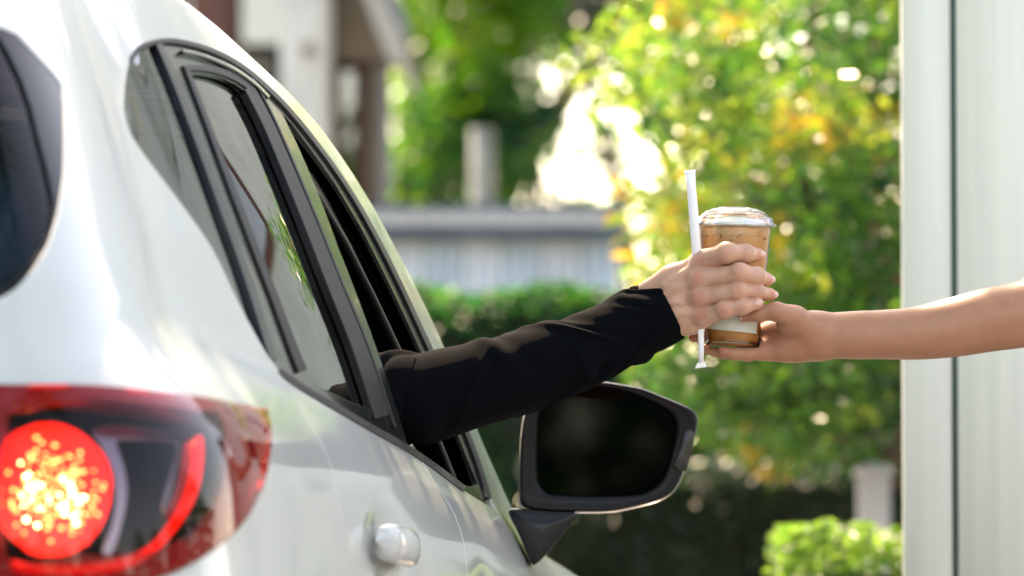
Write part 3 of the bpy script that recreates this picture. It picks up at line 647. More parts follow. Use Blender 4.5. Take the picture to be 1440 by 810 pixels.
# inner channels seen through the open window
M['channel'] = pmat('window_channel', (.008, .010, .010), .4)
for k, (dx, off) in enumerate([(-11, -.02), (-24, -.045), (-40, -.07), (-62, -.10)]):
    pts = [(400, 160), (440, 212), (475, 262), (512, 326), (552, 405), (592, 490), (628, 570), (660, 650), (672, 680)]
    ww = []
    for (x, y) in pts:
        a, t = inv(x + dx * .80, y - dx * .55); p = surf(a, t) + surf_n(a, t) * off; ww.append(p)
    tube('window_channel', ww, .0035 if k else .005, M['channel'] if k % 2 == 0 else M['rubber'], car, 8)
part('windscreen', patch_geo(inset(wsc, .002), h=.04, off=-.004, depth=.003), M['glass'], joined=True)
# tailgate glass and its dark garnish
gl = [(0, 52), (14, 72), (32, 108), (47, 150), (58, 195), (70, 240), (79, 285), (74, 325), (60, 352), (38, 378), (16, 399), (0, 408)]
gl = [inv(max(p[0], 2), p[1]) for p in gl]; glf = [(-.003, gl[0][1] + .03)] + gl + [(.35, gl[-1][1] - .06), (-.003, gl[-1][1] - .08)]
part('tailgate_garnish', patch_geo(inset(rg_full, .002), holes=[glf], h=.02, off=-.002), M['gblack'], joined=True)
part('tailgate_window', patch_geo(inset(glf, -.002), h=.03, off=-.006, depth=.003), M['dglass'], joined=True)
# ------------------------------------------------------------------ tail lamps
M['lens'] = glassmat('red_lamp_lens', (.80, .035, .03), add=.02)
M['lens_dark'] = glassmat('deep_red_lens', (.60, .02, .025), add=.0, ior=1.4, body=(.42, .010, .014, .42))
M['lens_clear'] = glassmat('clear_lamp_lens', (.84, .70, .70), ior=1.3)
M['housing'] = pmat('lamp_housing', (.30, .03, .03), .35)
M['chrome'] = pmat('lamp_chrome', (.26, .27, .30), .22, metal=1)
M['redrefl'] = pmat('red_reflector_bowl', (.75, .03, .02), .3, emit=(1, .020, .010), estr=.36)
M['redpipe'] = pmat('red_light_pipe', (.7, .02, .01), .3, emit=(1, .006, .004), estr=.24)
M['led'] = pmat('lit_led', (1, .5, .2), .3, emit=(1, .30, .10), estr=1.7)
M['ledhot'] = pmat('hot_led', (1, .8, .5), .3, emit=(1, .5, .24), estr=6)
M['blackchrome'] = pmat('dark_lamp_bezel', (.02, .024, .022), .25, metal=.3, bump=.5, bscale=120)
tl, tl2 = None, None
lampin = inset(lamp, .004)
def bulge(a, t): return .010 * np.clip(1 - ((t - .80) / .17) ** 2, 0, 1) * sm(a, .30, .45)
hs, hs2 = part('tail_lamp', patch_geo(inset(lamp, .002), h=.03, off=-.062, depth=.0, skirt=False), M['housing'])
wallg = patch_geo(inset(lamp, .002), holes=[inset(lamp, .006)], h=.02, off=-.012, depth=.052, roll=.0001)
def lamppart(name, pts, mat, off, depth=.006, n=4, closed=True, h=.012, roll=.001):
    lp = [inv(*p) for p in catmull(pts, n, closed)]
    g = patch_geo(lp, h=h, off=off, depth=depth, roll=roll); a = mesh(name, *g[:2], mat, hs, normals=g[2]); g2 = mir(g); mesh(name, *g2[:2], mat, hs2, normals=g2[2]); return a
for (g, hh) in ((wallg, hs), (mir(wallg), hs2)): mesh('housing_wall', g[0], g[1], M['housing'], hh, normals=g[2])
lens = patch_geo(lampin, h=.02, off=.002, depth=.012, fn=bulge)
# three zones of the lens: clear over the lit chamber, red round it
CZ = [(8, 600), (40, 578), (110, 566), (200, 575), (262, 583), (300, 588), (304, 640), (300, 690), (276, 735), (245, 770), (190, 782), (100, 786), (8, 786)]
cz = [inv(*p) for p in catmull(CZ, 4, True)]
lz = patch_geo(lampin, holes=[cz], h=.02, off=.002, depth=.008, fn=bulge); cl_ = patch_geo(inset(cz, .0004), h=.02, off=.002, depth=.003, fn=bulge, roll=.0003)
for (g1, g3, hh) in ((lz, cl_, hs), (mir(lz), mir(cl_), hs2)):
    mesh('red_lens', g1[0], g1[1], M['lens_dark'], hh, normals=g1[2]); mesh('clear_lens', g3[0], g3[1], M['lens_clear'], hh, normals=g3[2])
circ = lambda cx, cy, r, n=28, ky=1.0: [(cx + r * math.cos(2 * math.pi * i / n), cy + r * ky * math.sin(2 * math.pi * i / n)) for i in range(n)]
lamppart('chrome_ring', [(150, 583), (200, 578), (262, 584), (300, 590), (298, 640), (286, 690), (268, 720), (262, 700), (276, 650), (280, 604), (205, 598), (184, 602), (196, 640), (202, 680), (196, 720), (178, 768), (162, 770), (178, 735), (186, 690), (180, 645), (160, 605)], M['chrome'], -.030, .006, 3)
lamppart('dark_bezel', [(170, 596), (282, 600), (280, 650), (268, 700), (240, 750), (215, 772), (165, 776), (180, 740), (190, 690), (186, 640)], M['blackchrome'], -.045, .004)
lamppart('light_pipe', [(303, 605), (308, 608), (309, 640), (303, 680), (288, 714), (263, 746), (240, 768), (190, 794), (120, 802), (40, 802), (14, 796), (14, 786), (40, 792), (110, 793), (180, 784), (232, 766), (262, 738), (286, 700), (298, 660)], M['redpipe'], -.020, .008, 3)
g_ = inv(64, 690)
lamppart('round_lamp', circ(76, 676, 100, ky=1.0)[:], M['redrefl'], -.030, .012, 1)
lamppart('lamp_rim', circ(76, 676, 104, 30, 1.0) , M['redpipe'], -.033, .012, 1)
lr = np.random.default_rng(4)
def led_mesh(n, r, sigx, sigy, cxs, seed, mat, name):
    rr_ = np.random.default_rng(seed); V = []; F = []; N = 0
    bmv = [(math.cos(k * math.pi / 3), math.sin(k * math.pi / 3)) for k in range(6)]
    for i in range(n):
        cx, cy = cxs[i % len(cxs)]; x = cx + rr_.normal() * sigx; y = cy + rr_.normal() * sigy
        if n > 1 and ((x - 76) ** 2 + (y - 678) ** 2 > 86 ** 2 or x < 3): continue
        a, t = inv(x, y); c = surf(a, t); nn = surf_n(a, t); c = c - nn * .026; t1 = np.cross(nn, [0, 0, 1.]); t1 /= np.linalg.norm(t1); t2 = np.cross(nn, t1); q = r * rr_.uniform(.6, 1.3); b = len(V)
        V.append(c + nn * q * .5)
        for (u_, v_) in bmv: V.append(c + t1 * u_ * q + t2 * v_ * q)
        for k in range(6): F.append((b, b + 1 + k, b + 1 + (k + 1) % 6))
    o = mesh(name, V, F, mat, hs); tag(o, kind='stuff'); V2 = np.array(V) * np.array([-1, 1, 1]); o2 = mesh(name, V2, [f[::-1] for f in F], mat, hs2); tag(o2, kind='stuff')
led_mesh(170, .0022, 46, 46, [(74, 682)], 3, M['led'], 'led_cluster')
led_mesh(40, .0024, 14, 22, [(48, 690), (112, 690), (116, 700), (44, 680)], 5, M['ledhot'], 'led_cluster')
led_mesh(1, .003, 0.1, .1, [(302, 611)], 6, M['led'], 'led_cluster')

# ------------------------------------------------------------------ door mirror (part of the car, in car space)
def wc(px, py, d): return w2c(np.array(at(px, py, d)))
MH = [(740, 574), (734, 600), (731, 640), (731, 690), (735, 712), (770, 719), (815, 720), (860, 719), (900, 711), (930, 702), (950, 686), (964, 655), (975, 620), (981, 594), (978, 580), (962, 570), (935, 559), (905, 547), (875, 541), (845, 537), (810, 540), (775, 550), (750, 560)]
rim = catmull(MH, 4, True); cx_, cy_ = rim.mean(0)
def mdep(x, y): return 8.60 + (x - 860) * .00022       # the mirror face leans in towards the driver
def ringpts(scale, dd, sh=(0, 0)): return [wc(cx_ + (x - cx_) * scale + sh[0], cy_ + (y - cy_) * scale + sh[1], mdep(x, y) + dd) for (x, y) in rim]
GM = [(765, 577), (762, 610), (762, 668), (768, 684), (782, 691), (840, 693), (885, 692), (904, 689), (920, 679), (930, 666), (938, 640), (944, 612), (944, 594), (936, 582), (915, 569), (890, 558), (862, 550), (834, 547), (800, 550), (775, 560)]
gm = catmull(GM, 5, True); gm = gm.mean(0) + (gm - gm.mean(0)) * 1.05
def resample(P, n):
    P = np.vstack([P, P[:1]]); d = np.r_[0, np.cumsum(np.linalg.norm(np.diff(P, axis=0), axis=1))]; t = np.linspace(0, d[-1], n + 1)[:-1]; return np.stack([np.interp(t, d, P[:, k]) for k in range(2)], 1)
NM = 96; rimR = resample(rim, NM); k = np.argmin(((resample(gm, NM)[:, None] - rimR[0]) ** 2).sum(-1)[:, 0]); gmR = np.roll(resample(gm, NM), -k, 0)
def loft(name, rings, mat, parent, capend=True, capstart=False):
    V = []; F = []; n = len(rings[0])
    for r_ in rings: V += [tuple(p) for p in r_]
    for i in range(len(rings) - 1):
        for j in range(n): kk = (j + 1) % n; F.append((i * n + j, i * n + kk, (i + 1) * n + kk, (i + 1) * n + j))
    if capend: c = np.mean(np.array(rings[-1]), 0); V.append(tuple(c)); F += [((len(rings) - 1) * n + j, (len(rings) - 1) * n + (j + 1) % n, len(V) - 1) for j in range(n)]
    if capstart: c = np.mean(np.array(rings[0]), 0); V.append(tuple(c)); F += [((j + 1) % n, j, len(V) - 1) for j in range(n)]
    bm = bmesh.new(); me = bpy.data.meshes.new(name); me.from_pydata(V, [], F); bm.from_mesh(me); bmesh.ops.recalc_face_normals(bm, faces=bm.faces); bm.to_mesh(me); bm.free()
    me.polygons.foreach_set('use_smooth', [True] * len(me.polygons)); me.materials.append(mat); o = bpy.data.objects.new(name, me); return link(o, parent)
def RR(s, dd, mix=0.0):
    out = []
    for i in range(NM):
        q = rimR[i] * (1 - mix) + gmR[i] * mix; x = cx_ + (q[0] - cx_) * s; y = cy_ + (q[1] - cy_) * s; out.append(wc(x, y, mdep(x, y) + dd))
    return out
mroot = bpy.data.objects.new('side_mirror', None); link(mroot, car)
# bezel and the deep black bowl round the glass
loft('mirror_bezel', [RR(1, .012), RR(1.0, .004), RR(.992, -.001, .02), RR(1, -.003, .10), RR(1, -.0005, .30), RR(1, .0005, .50), RR(1, .0005, .66), RR(1, .001, .80), RR(1, .003, .90), RR(1, .008, .97), RR(1, .012, 1.04)], M['bezel'], mroot, capend=False)
lip = loft('mirror_glass', [RR(1, .0085, 1.025), RR(.6, .0085, 1.025)], pmat('mirror_dark_reflection', (.010, .011, .013), .03, metal=1), mroot, capend=True)  # near-black base colour stands in for the dark cabin it would reflect
# housing shell behind, painted below and black above
shell = []
for s, dd in [(1.0, .010), (1.004, .03), (.995, .055), (.965, .08), (.90, .102), (.78, .120), (.6, .132), (.35, .138)]: shell.append(RR(s, dd))
loft('mirror_housing', shell, M['blackgl'], mroot)
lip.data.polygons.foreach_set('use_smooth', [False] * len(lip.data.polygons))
low = [i for i in range(NM) if rimR[i][1] > 690 or (rimR[i][0] > 925 and rimR[i][1] > 650)]
# painted lower skirt
def skirtpart():
    idx = sorted(low, key=lambda i: -math.atan2(rimR[i][1] - cy_, -(rimR[i][0] - cx_))); V = []; F = []; rows = [(1.002, .006), (1.008, .014), (1.012, .05), (.99, .085), (.93, .108), (.8, .124)]
    for s, dd in rows:
        for i in idx:
            x = cx_ + (rimR[i][0] - cx_) * s; y = cy_ + (rimR[i][1] - cy_) * s + 1.5; V.append(tuple(wc(x, y, mdep(x, y) + dd)))
    n = len(idx)
    for r_ in range(len(rows) - 1):
        for j in range(n - 1): F.append((r_ * n + j, r_ * n + j + 1, (r_ + 1) * n + j + 1, (r_ + 1) * n + j))
    return mesh('mirror_skirt', V, F, M['paint'], mroot)
skirtpart()
# turn signal wrapped on the outer end
SG = [(964, 606), (976, 610), (972, 636), (964, 662), (948, 656), (955, 635)]
def plate(name, pts, dd0, dd1, mat, parent, n=4):
    P = catmull(pts, n, True); return loft(name, [[wc(x, y, mdep(x, y) + dd1) for x, y in P], [wc(x, y, mdep(x, y) + dd0 + .001) for x, y in P], [wc(P[:, 0].mean() + (x - P[:, 0].mean()) * .9, P[:, 1].mean() + (y - P[:, 1].mean()) * .95, mdep(x, y) + dd0) for x, y in P]], mat, parent)
M['sig'] = pmat('smoked_signal_lens', (.028, .030, .028), .22, var=.35, vscale=40)
plate('signal_lens', SG, -.006, .02, M['sig'], mroot, 4)
# mounting foot on the door
ST = [(715, 718), (740, 716), (775, 719), (812, 722), (800, 740), (778, 768), (752, 795), (742, 780), (728, 748)]
P = catmull(ST, 4, True)
loft('mirror_foot', [[wc(x, y, 8.57) for x, y in (P.mean(0) + (P - P.mean(0)) * .90)], [wc(x, y, 8.572) for x, y in (P.mean(0) + (P - P.mean(0)) * .97)], [wc(x, y, 8.58) for x, y in P], [wc(x, y, 8.66) for x, y in P], [wc(x - 4, y, 8.70) for x, y in P.mean(0) + (P - P.mean(0)) * .8]], M['blackgl'], mroot, capstart=True)
# the other mirror: copies with mirrored meshes
mr2 = bpy.data.objects.new('side_mirror', None); link(mr2, car)
for c in list(mroot.children):
    me = c.data.copy(); me.transform(Matrix.Scale(-1, 4, (1, 0, 0))); me.flip_normals(); o = bpy.data.objects.new(c.name.split('.')[0], me); link(o, mr2)
# ------------------------------------------------------------------ rest of the car that a step aside would show
M['tyre'] = pmat('tyre', (.02, .02, .02), .8); M['rimm'] = pmat('wheel_alloy', (.5, .5, .52), .3, metal=1)
for (u_, sg) in ((.80, 1), (.80, -1), (3.52, 1), (3.52, -1)):
    rotm = Matrix.Translation((sg * .78, u_, .335)) @ Matrix.Rotation(R(90) * sg, 4, 'Y')
    wh = lathe('wheel', [(.20, -.09), (.30, -.10), (.33, -.07), (.335, 0), (.33, .07), (.30, .10), (.21, .085), (.205, .05)], M['tyre'], car, 40, False, rotm)
    lathe('rim', [(.205, .07), (.19, .05), (.06, .03), (.05, .055), (.001, .058)], M['rimm'], wh, 30, False, rotm)
    for q in range(5):
        bm = bmesh.new(); bmesh.ops.create_cube(bm, size=1)
        for v in bm.verts: v.co = Vector((v.co.x * .13 + .12, v.co.y * .035, v.co.z * .02 + .066))
        bmesh.ops.transform(bm, matrix=rotm @ Matrix.Rotation(q * 2 * math.pi / 5, 4, 'Z'), verts=bm.verts); bmobj('spoke', bm, M['rimm'], wh)
box('floor_pan', -.72, .72, .15, 4.0, .22, .27, M['interior'], car, .02)
box('rear_bumper', -.80, .80, .0, .16, .26, .46, M['blackp'], car, .05)
# cabin
def seat(sx_, uy, wdt, parent=None):
    s = bpy.data.objects.new('seat', None); s.location = (sx_, uy, 0); link(s, car); wd = wdt / 2
    box('seat_cushion', -wd, wd, 0, .5, .45, .62, M['interior'], s, .05); box('backrest', -wd, wd, -.14, .02, .55, 1.12, M['interior'], s, .06, Matrix.Rotation(R(8), 4, 'X')); box('headrest', -.13, .13, -.28, -.18, 1.15, 1.32, M['interior'], s, .04)
seat(.36, 2.05, .52); seat(-.36, 2.05, .52); seat(0, 1.15, 1.2)
box('dashboard', -.70, .70, 2.85, 3.25, .72, .98, M['interior'], car, .06)
box('cargo_floor', -.6, .6, .25, 1.0, .62, .66, M['interior'], car)
box('centre_console', -.10, .10, 2.0, 2.9, .4, .62, M['interior'], car, .03)
tw = [(.36 + .18 * math.cos(q), 2.72 + .06 * math.sin(q), .93 + .17 * math.sin(q)) for q in np.linspace(0, 2 * math.pi, 25)]
tube('steering_wheel', tw, .014, M['interior'], car, 8)
M['blue'] = pmat('blue_reflected_tone', (.05, .30, .52), .35, coat=.4)
tb_ = at(4, 352, 6.75); rp_ = [(.01, -.09)] + [(.085 + (.004 if k % 3 == 0 else 0), -.09 + k * .009) for k in range(17)] + [(.075, .066), (.01, .068)]
standin = lathe('blue_reflection_standin', rp_, M['blue'], None, 48, False, Matrix.Rotation(R(75), 4, 'Y')); standin.location = (tb_.x - .02, tb_.y, tb_.z); tag(standin, 'added blue ribbed tub behind the dark tailgate glass', 'standin')  # added object standing in for a blue reflection on the tailgate glass
#@@PEOPLE@@
# ------------------------------------------------------------------ hands and arms: one continuous skin each, meshed from blended tapered limbs
class Field:
    def __init__(s, lo, hi, h):
        s.lo = np.array(lo, float); s.h = h; s.n = np.ceil((np.array(hi) - s.lo) / h).astype(int) + 1
        s.ax = [s.lo[k] + h * np.arange(s.n[k]) for k in range(3)]
    def new(s): return np.full(s.n, .05, np.float32)
    def sub(s, lo, hi):
        i0 = np.clip(((np.array(lo) - s.lo) / s.h).astype(int), 0, s.n - 1); i1 = np.clip(((np.array(hi) - s.lo) / s.h).astype(int) + 2, 1, s.n)
        sl = tuple(slice(a, b) for a, b in zip(i0, i1)); X = np.meshgrid(*[s.ax[k][sl[k]] for k in range(3)], indexing='ij', sparse=True); return sl, X
def smin(a, b, k):
    if k <= 0: return np.minimum(a, b)
    h = np.maximum(k - np.abs(a - b), 0) / k; return np.minimum(a, b) - h * h * k * .25
def cone(fl, F, p, q, r0, r1, k=.004, flat=None, fn=None):
    """tapered capsule p->q; flat = (axis vector, factor) thins it along that axis"""
    p = np.array(p, float); q = np.array(q, float); m = .022 + max(r0, r1) * (1.6 if flat is not None else 1); sl, X = fl.sub(np.minimum(p, q) - m, np.maximum(p, q) + m)
    d = q - p; L2 = max(d @ d, 1e-12); Y = [X[i] - p[i] for i in range(3)]; t = np.clip((Y[0] * d[0] + Y[1] * d[1] + Y[2] * d[2]) / L2, 0, 1)
    Z = [Y[i] - t * d[i] for i in range(3)]; q2 = Z[0] ** 2 + Z[1] ** 2 + Z[2] ** 2
    if flat is not None:
        av, f = flat; av = np.array(av, float); av /= np.linalg.norm(av); c = Z[0] * av[0] + Z[1] * av[1] + Z[2] * av[2]; q2 = q2 + c * c * (1 / f ** 2 - 1)
    D = np.sqrt(q2) - (r0 + (r1 - r0) * t)
    if fn is not None: D = fn(D, X)
    F[sl] = smin(F[sl], D.astype(np.float32), k)
def surface_nets(fl, F, iters=2):
    n = F.shape; neg = F < 0
    c = np.zeros([k - 1 for k in n], np.int8)
    for dx in (0, 1):
        for dy in (0, 1):
            for dz in (0, 1): c += neg[dx:n[0] - 1 + dx, dy:n[1] - 1 + dy, dz:n[2] - 1 + dz]
    act = (c > 0) & (c < 8); idx = np.full(act.shape, -1, np.int64); cells = np.argwhere(act); idx[act] = np.arange(len(cells))
    P = np.zeros((len(cells), 3)); W = np.zeros(len(cells)); offs = [(a, b, d) for a in (0, 1) for b in (0, 1) for d in (0, 1)]
    for a in offs:
        for ax in range(3):
            if a[ax]: continue
            b = list(a); b[ax] = 1; A = cells + a; B = cells + b; fa = F[A[:, 0], A[:, 1], A[:, 2]]; fb = F[B[:, 0], B[:, 1], B[:, 2]]; m = (fa < 0) != (fb < 0); t = np.where(m, fa / np.where(m, fa - fb, 1), 0)
            pt = np.array(a, float)[None].repeat(len(cells), 0); pt[:, ax] += t; P[m] += pt[m]; W[m] += 1
    V = fl.lo + (cells + P / W[:, None]) * fl.h; Fc = []
    for ax in range(3):
        o1, o2 = [k for k in range(3) if k != ax]; sA = [slice(None)] * 3; sB = [slice(None)] * 3; sA[ax] = slice(0, n[ax] - 1); sB[ax] = slice(1, n[ax]); ch = neg[tuple(sA)] != neg[tuple(sB)]
        E = np.argwhere(ch); E = E[(E[:, o1] > 0) & (E[:, o2] > 0) & (E[:, o1] < n[o1] - 1) & (E[:, o2] < n[o2] - 1)]
        s = neg[E[:, 0], E[:, 1], E[:, 2]]
        def I(d1, d2): q = E.copy(); q[:, o1] -= d1; q[:, o2] -= d2; return idx[q[:, 0], q[:, 1], q[:, 2]]
        quad = np.stack([I(1, 1), I(0, 1), I(0, 0), I(1, 0)], 1); flip = s if ax != 1 else ~s; quad[~flip] = quad[~flip][:, ::-1]; Fc.append(quad)
    Fc = np.concatenate(Fc); Fc = Fc[(Fc >= 0).all(1)]
    # a little smoothing along the surface
    e = np.concatenate([Fc[:, [0, 1]], Fc[:, [1, 2]], Fc[:, [2, 3]], Fc[:, [3, 0]]])
    for _ in range(iters):
        S = np.zeros_like(V); C = np.zeros(len(V)); np.add.at(S, e[:, 0], V[e[:, 1]]); np.add.at(S, e[:, 1], V[e[:, 0]]); np.add.at(C, e[:, 0], 1); np.add.at(C, e[:, 1], 1); V = V * .5 + .5 * S / np.maximum(C, 1)[:, None]
    return V, Fc
def largest(V, F):                               # keep the one connected skin
    par = list(range(len(V)))
    def fd(a):
        while par[a] != a: par[a] = par[par[a]]; a = par[a]
        return a
    for f in F.tolist():
        a = fd(f[0])
        for b in f[1:]:
            b = fd(b)
            if b != a: par[b] = a
    rt_ = np.array([fd(i) for i in range(len(V))]); u, c = np.unique(rt_, return_counts=True); keep = rt_ == u[np.argmax(c)]; idx = np.cumsum(keep) - 1
    return V[keep], idx[F[keep[F[:, 0]]]]
def fastmesh(name, V, F, mat, parent=None, attrs=None):
    me = bpy.data.meshes.new(name); k = F.shape[1]; me.vertices.add(len(V)); me.vertices.foreach_set('co', V.astype(np.float32).ravel()); me.loops.add(F.size); me.loops.foreach_set('vertex_index', F.ravel().astype(np.int32))
    me.polygons.add(len(F)); me.polygons.foreach_set('loop_start', np.arange(len(F), dtype=np.int32) * k); me.update(calc_edges=True); me.polygons.foreach_set('use_smooth', [True] * len(F))
    for kk, arr in (attrs or {}).items(): a = me.attributes.new(kk, 'FLOAT', 'POINT'); a.data.foreach_set('value', np.asarray(arr, np.float32))
    me.materials.append(mat); me.validate(); o = bpy.data.objects.new(name, me); return link(o, parent)
A = lambda x, y, d: np.array(at(x, y, d))
def skinmat(name, base, blush, deep, mott=.7):
    m = pmat(name, base, .42, spec=.4, sss=.25, sssr=(1, .3, .15)); N = m.node_tree.nodes; L = m.node_tree.links; p = N['Principled BSDF']
    at_ = N.new('ShaderNodeAttribute'); at_.attribute_name = 'blush'; tc = N.new('ShaderNodeTexCoord')
    n1 = N.new('ShaderNodeTexNoise'); n1.inputs['Scale'].default_value = 45; n1.inputs['Detail'].default_value = 6; L.new(tc.outputs['Object'], n1.inputs['Vector'])
    mx0 = N.new('ShaderNodeMixRGB'); mx0.inputs[1].default_value = (*base, 1); mx0.inputs[2].default_value = (*deep, 1); cr = N.new('ShaderNodeMapRange'); cr.inputs[1].default_value = .42; cr.inputs[2].default_value = .75; cr.inputs[4].default_value = mott
    L.new(n1.outputs['Fac'], cr.inputs[0]); L.new(cr.outputs[0], mx0.inputs[0])
    mx = N.new('ShaderNodeMixRGB'); mx.inputs[2].default_value = (*blush, 1); L.new(mx0.outputs[0], mx.inputs[1]); L.new(at_.outputs['Fac'], mx.inputs[0]); L.new(mx.outputs[0], p.inputs['Base Color'])
    ms = N.new('ShaderNodeMapping'); ms.inputs['Scale'].default_value = (260, 260, 420); L.new(tc.outputs['Object'], ms.inputs[0])
    v = N.new('ShaderNodeTexVoronoi'); v.inputs['Scale'].default_value = 2.2; L.new(ms.outputs[0], v.inputs['Vector'])
    n2 = N.new('ShaderNodeTexNoise'); n2.inputs['Scale'].default_value = 220; n2.inputs['Detail'].default_value = 5; L.new(tc.outputs['Object'], n2.inputs['Vector'])
    cz_ = N.new('ShaderNodeAttribute'); cz_.attribute_name = 'crease'
    ad = N.new('ShaderNodeMath'); ad.operation = 'MULTIPLY_ADD'; ad.inputs[1].default_value = .5; L.new(v.outputs['Distance'], ad.inputs[0]); L.new(n2.outputs['Fac'], ad.inputs[2])
    b = N.new('ShaderNodeBump'); b.inputs['Strength'].default_value = .35; b.inputs['Distance'].default_value = .0006; L.new(ad.outputs[0], b.inputs['Height'])
    b2 = N.new('ShaderNodeBump'); b2.inputs['Strength'].default_value = .8; b2.inputs['Distance'].default_value = .0012; b2.invert = True; L.new(cz_.outputs['Fac'], b2.inputs['Height']); L.new(b.outputs[0], b2.inputs['Normal']); L.new(b2.outputs[0], p.inputs['Normal'])
    return m
M['skin_l'] = skinmat('light_skin', (.60, .335, .230), (.58, .18, .12), (.44, .21, .14))
M['skin_t'] = skinmat('tanned_skin', (.44, .205, .120), (.48, .15, .095), (.34, .15, .085), .45)
M['nail'] = pmat('fingernail', (.70, .42, .34), .25, coat=.3)
M['lunula'] = M['nail']
CD = 8.0                                        # distance of the cup axis
def nailpart(tip, dirv, nrm, wd, ln, parent):
    """curved plate: tip = centre on the finger, dirv along the finger, nrm outward"""
    d = np.array(dirv, float); d /= np.linalg.norm(d); n = np.array(nrm, float); n -= (n @ d) * d; n /= np.linalg.norm(n); s = np.cross(d, n); V = []; F = []; nu, nv = 9, 9; tip = np.array(tip) - np.array(parent.location)
    for i in range(nu):
        u = -1 + 2 * i / (nu - 1)
        for j in range(nv):
            v = -1 + 2 * j / (nv - 1); sq = (1 - abs(v) ** 3 * .22); w_ = u * wd / 2 * sq; x_ = v * ln / 2 * (1 - .18 * u * u)
            V.append(tip + d * x_ + s * w_ + n * (-(u * u) * wd * .20 - (v * v) * .0006 * (1 + v)))
    top = len(V); V += [v_ - n * .0012 for v_ in V[:top]]
    for i in range(nu - 1):
        for j in range(nv - 1): a = i * nv + j; F.append((a, a + 1, a + nv + 1, a + nv)); F.append((top + a, top + a + nv, top + a + nv + 1, top + a + 1))
    ring = [i * nv for i in range(nu)] + [(nu - 1) * nv + j for j in range(1, nv)] + [i * nv + nv - 1 for i in range(nu - 2, -1, -1)] + [j for j in range(nv - 2, 0, -1)]
    for q in range(len(ring)): a, b = ring[q], ring[(q + 1) % len(ring)]; F.append((a, b, top + b, top + a))
    return mesh('fingernail', V, F, M['nail'], parent)
def spots(V, pts):
    B = np.zeros(len(V))
    for (c, r, a) in pts: B = np.maximum(B, a * np.exp(-((V - c) ** 2).sum(1) / (r * r)))
    return B
def creases(V, items):                           # thin skin folds: (centre, direction of repeat, count, spacing, extent)
    B = np.zeros(len(V))
    for (c, d, n, s, ext, amp) in items:
        d = np.array(d, float) / np.linalg.norm(d); q = V - c; t = q @ d; r2 = (q ** 2).sum(1); w_ = np.exp(-r2 / (ext * ext)); wob = .0004 * np.sin(q[:, 2] * 900) + .0005 * np.sin(q[:, 0] * 700)
        for k in range(n): t0 = (k - (n - 1) / 2) * s; B = np.maximum(B, amp * w_ * np.exp(-((t + wob - t0) / .00045) ** 2))
    return B
# ---- cup (axis leans a little)
cup_top = A(1031, 318, CD); cup_bot = A(1029.5, 487, CD); axv = cup_top - cup_bot; HC = float(np.linalg.norm(axv)); tilt = Vector(axv).to_track_quat('Z', 'Y')
Mc = Matrix.Translation(Vector(cup_bot)) @ Matrix.Rotation(R(1.3), 4, 'Y') @ Matrix.Rotation(R(2.2), 4, 'X')
K = 8000 / CD; rb, rtp = 38.0 / K, 51.0 / K
def cr_(z): return rb + (rtp - rb) * (z / HC)
# ---- the driver's right hand
fl = Field(A(900, 500, 7.86) - np.array([0, 0, 0]), A(1105, 330, 8.13), .00115)
def finger(F, pts, rad, k=.0035, kn=None):
    f = fl.new()
    for i in range(len(pts) - 1): cone(fl, f, pts[i], pts[i + 1], rad[i], rad[i + 1], k)
    for (c, r) in (kn or []): cone(fl, f, c, c + 1e-5, r, r, .006)
    return f
fr_ = CD - .048
FI = dict(
    index=([(986, 368, 7.952), (1022, 355.5, 7.922), (1048, 356, 7.934), (1065, 358, 7.951)], [.0160, .0138, .0120, .0094]),
    middle=([(984, 393, 7.945), (1040, 384, 7.921), (1063, 388, 7.936), (1079, 393, 7.957)], [.0155, .0132, .0120, .0094]),
    ring=([(985, 418, 7.945), (1038, 409, 7.923), (1064, 411, 7.939), (1083, 414.5, 7.961)], [.0145, .0120, .0112, .0093]),
    little=([(990, 446, 7.948), (1019, 436, 7.924), (1044, 431.5, 7.922), (1065, 427, 7.925)], [.0130, .0112, .0102, .0086]))
fld = None; wrist = A(915, 446, 7.985)
palm = fl.new()
W0, W1 = A(905, 420, 7.985), A(925, 462, 7.985)
FLT = ((0, 1, 0), .60)
for (p, q, r0, r1, kk, ff) in [((895, 424, 7.985), (948, 399, 7.968), .019, .026, .01, .66), ((900, 440, 7.985), (962, 430, 7.965), .020, .026, .010, .66), ((908, 455, 7.985), (972, 448, 7.968), .018, .022, .010, .70),
                           ((950, 397, 7.968), (986, 373, 7.960), .0235, .0165, .012, .8), ((955, 410, 7.966), (984, 398, 7.957), .023, .016, .012, .8), ((960, 428, 7.966), (985, 421, 7.957), .023, .0155, .012, .8), ((962, 446, 7.968), (988, 446, 7.958), .022, .0145, .012, .85)]:
    cone(fl, palm, A(*p), A(*q), r0, r1, kk, ((0, 1, 0), ff))
cone(fl, palm, A(955, 425, 7.99), A(978, 415, 7.985), .026, .018, .02)
# extensor tendons and knuckle heads
for (x, y, d, r) in [(987, 368, 7.949, .0108), (984, 393, 7.943, .0112), (985, 418, 7.943, .0106), (989, 444, 7.948, .0095)]: cone(fl, palm, A(x, y, d), A(x + 1, y, d), r, r, .010)
for (x0_, y0_, x1_, y1_) in [(935, 415, 980, 394), (938, 426, 982, 418), (944, 440, 984, 442), (934, 402, 980, 372)]: cone(fl, palm, A(x0_, y0_, 7.9525), A(x1_, y1_, 7.9435), .0030, .0045, .007)
for vp in ([(932, 432, 7.9515), (948, 424, 7.9485), (962, 427, 7.946), (976, 405, 7.9455)], [(948, 424, 7.9485), (958, 405, 7.950), (975, 384, 7.9475)], [(940, 452, 7.9545), (958, 441, 7.948), (976, 431, 7.9455)]):
    vp = catmull([A(*q) for q in vp], 4)
    for i in range(len(vp) - 1): cone(fl, palm, vp[i], vp[i + 1], .0016, .0016, .0035)
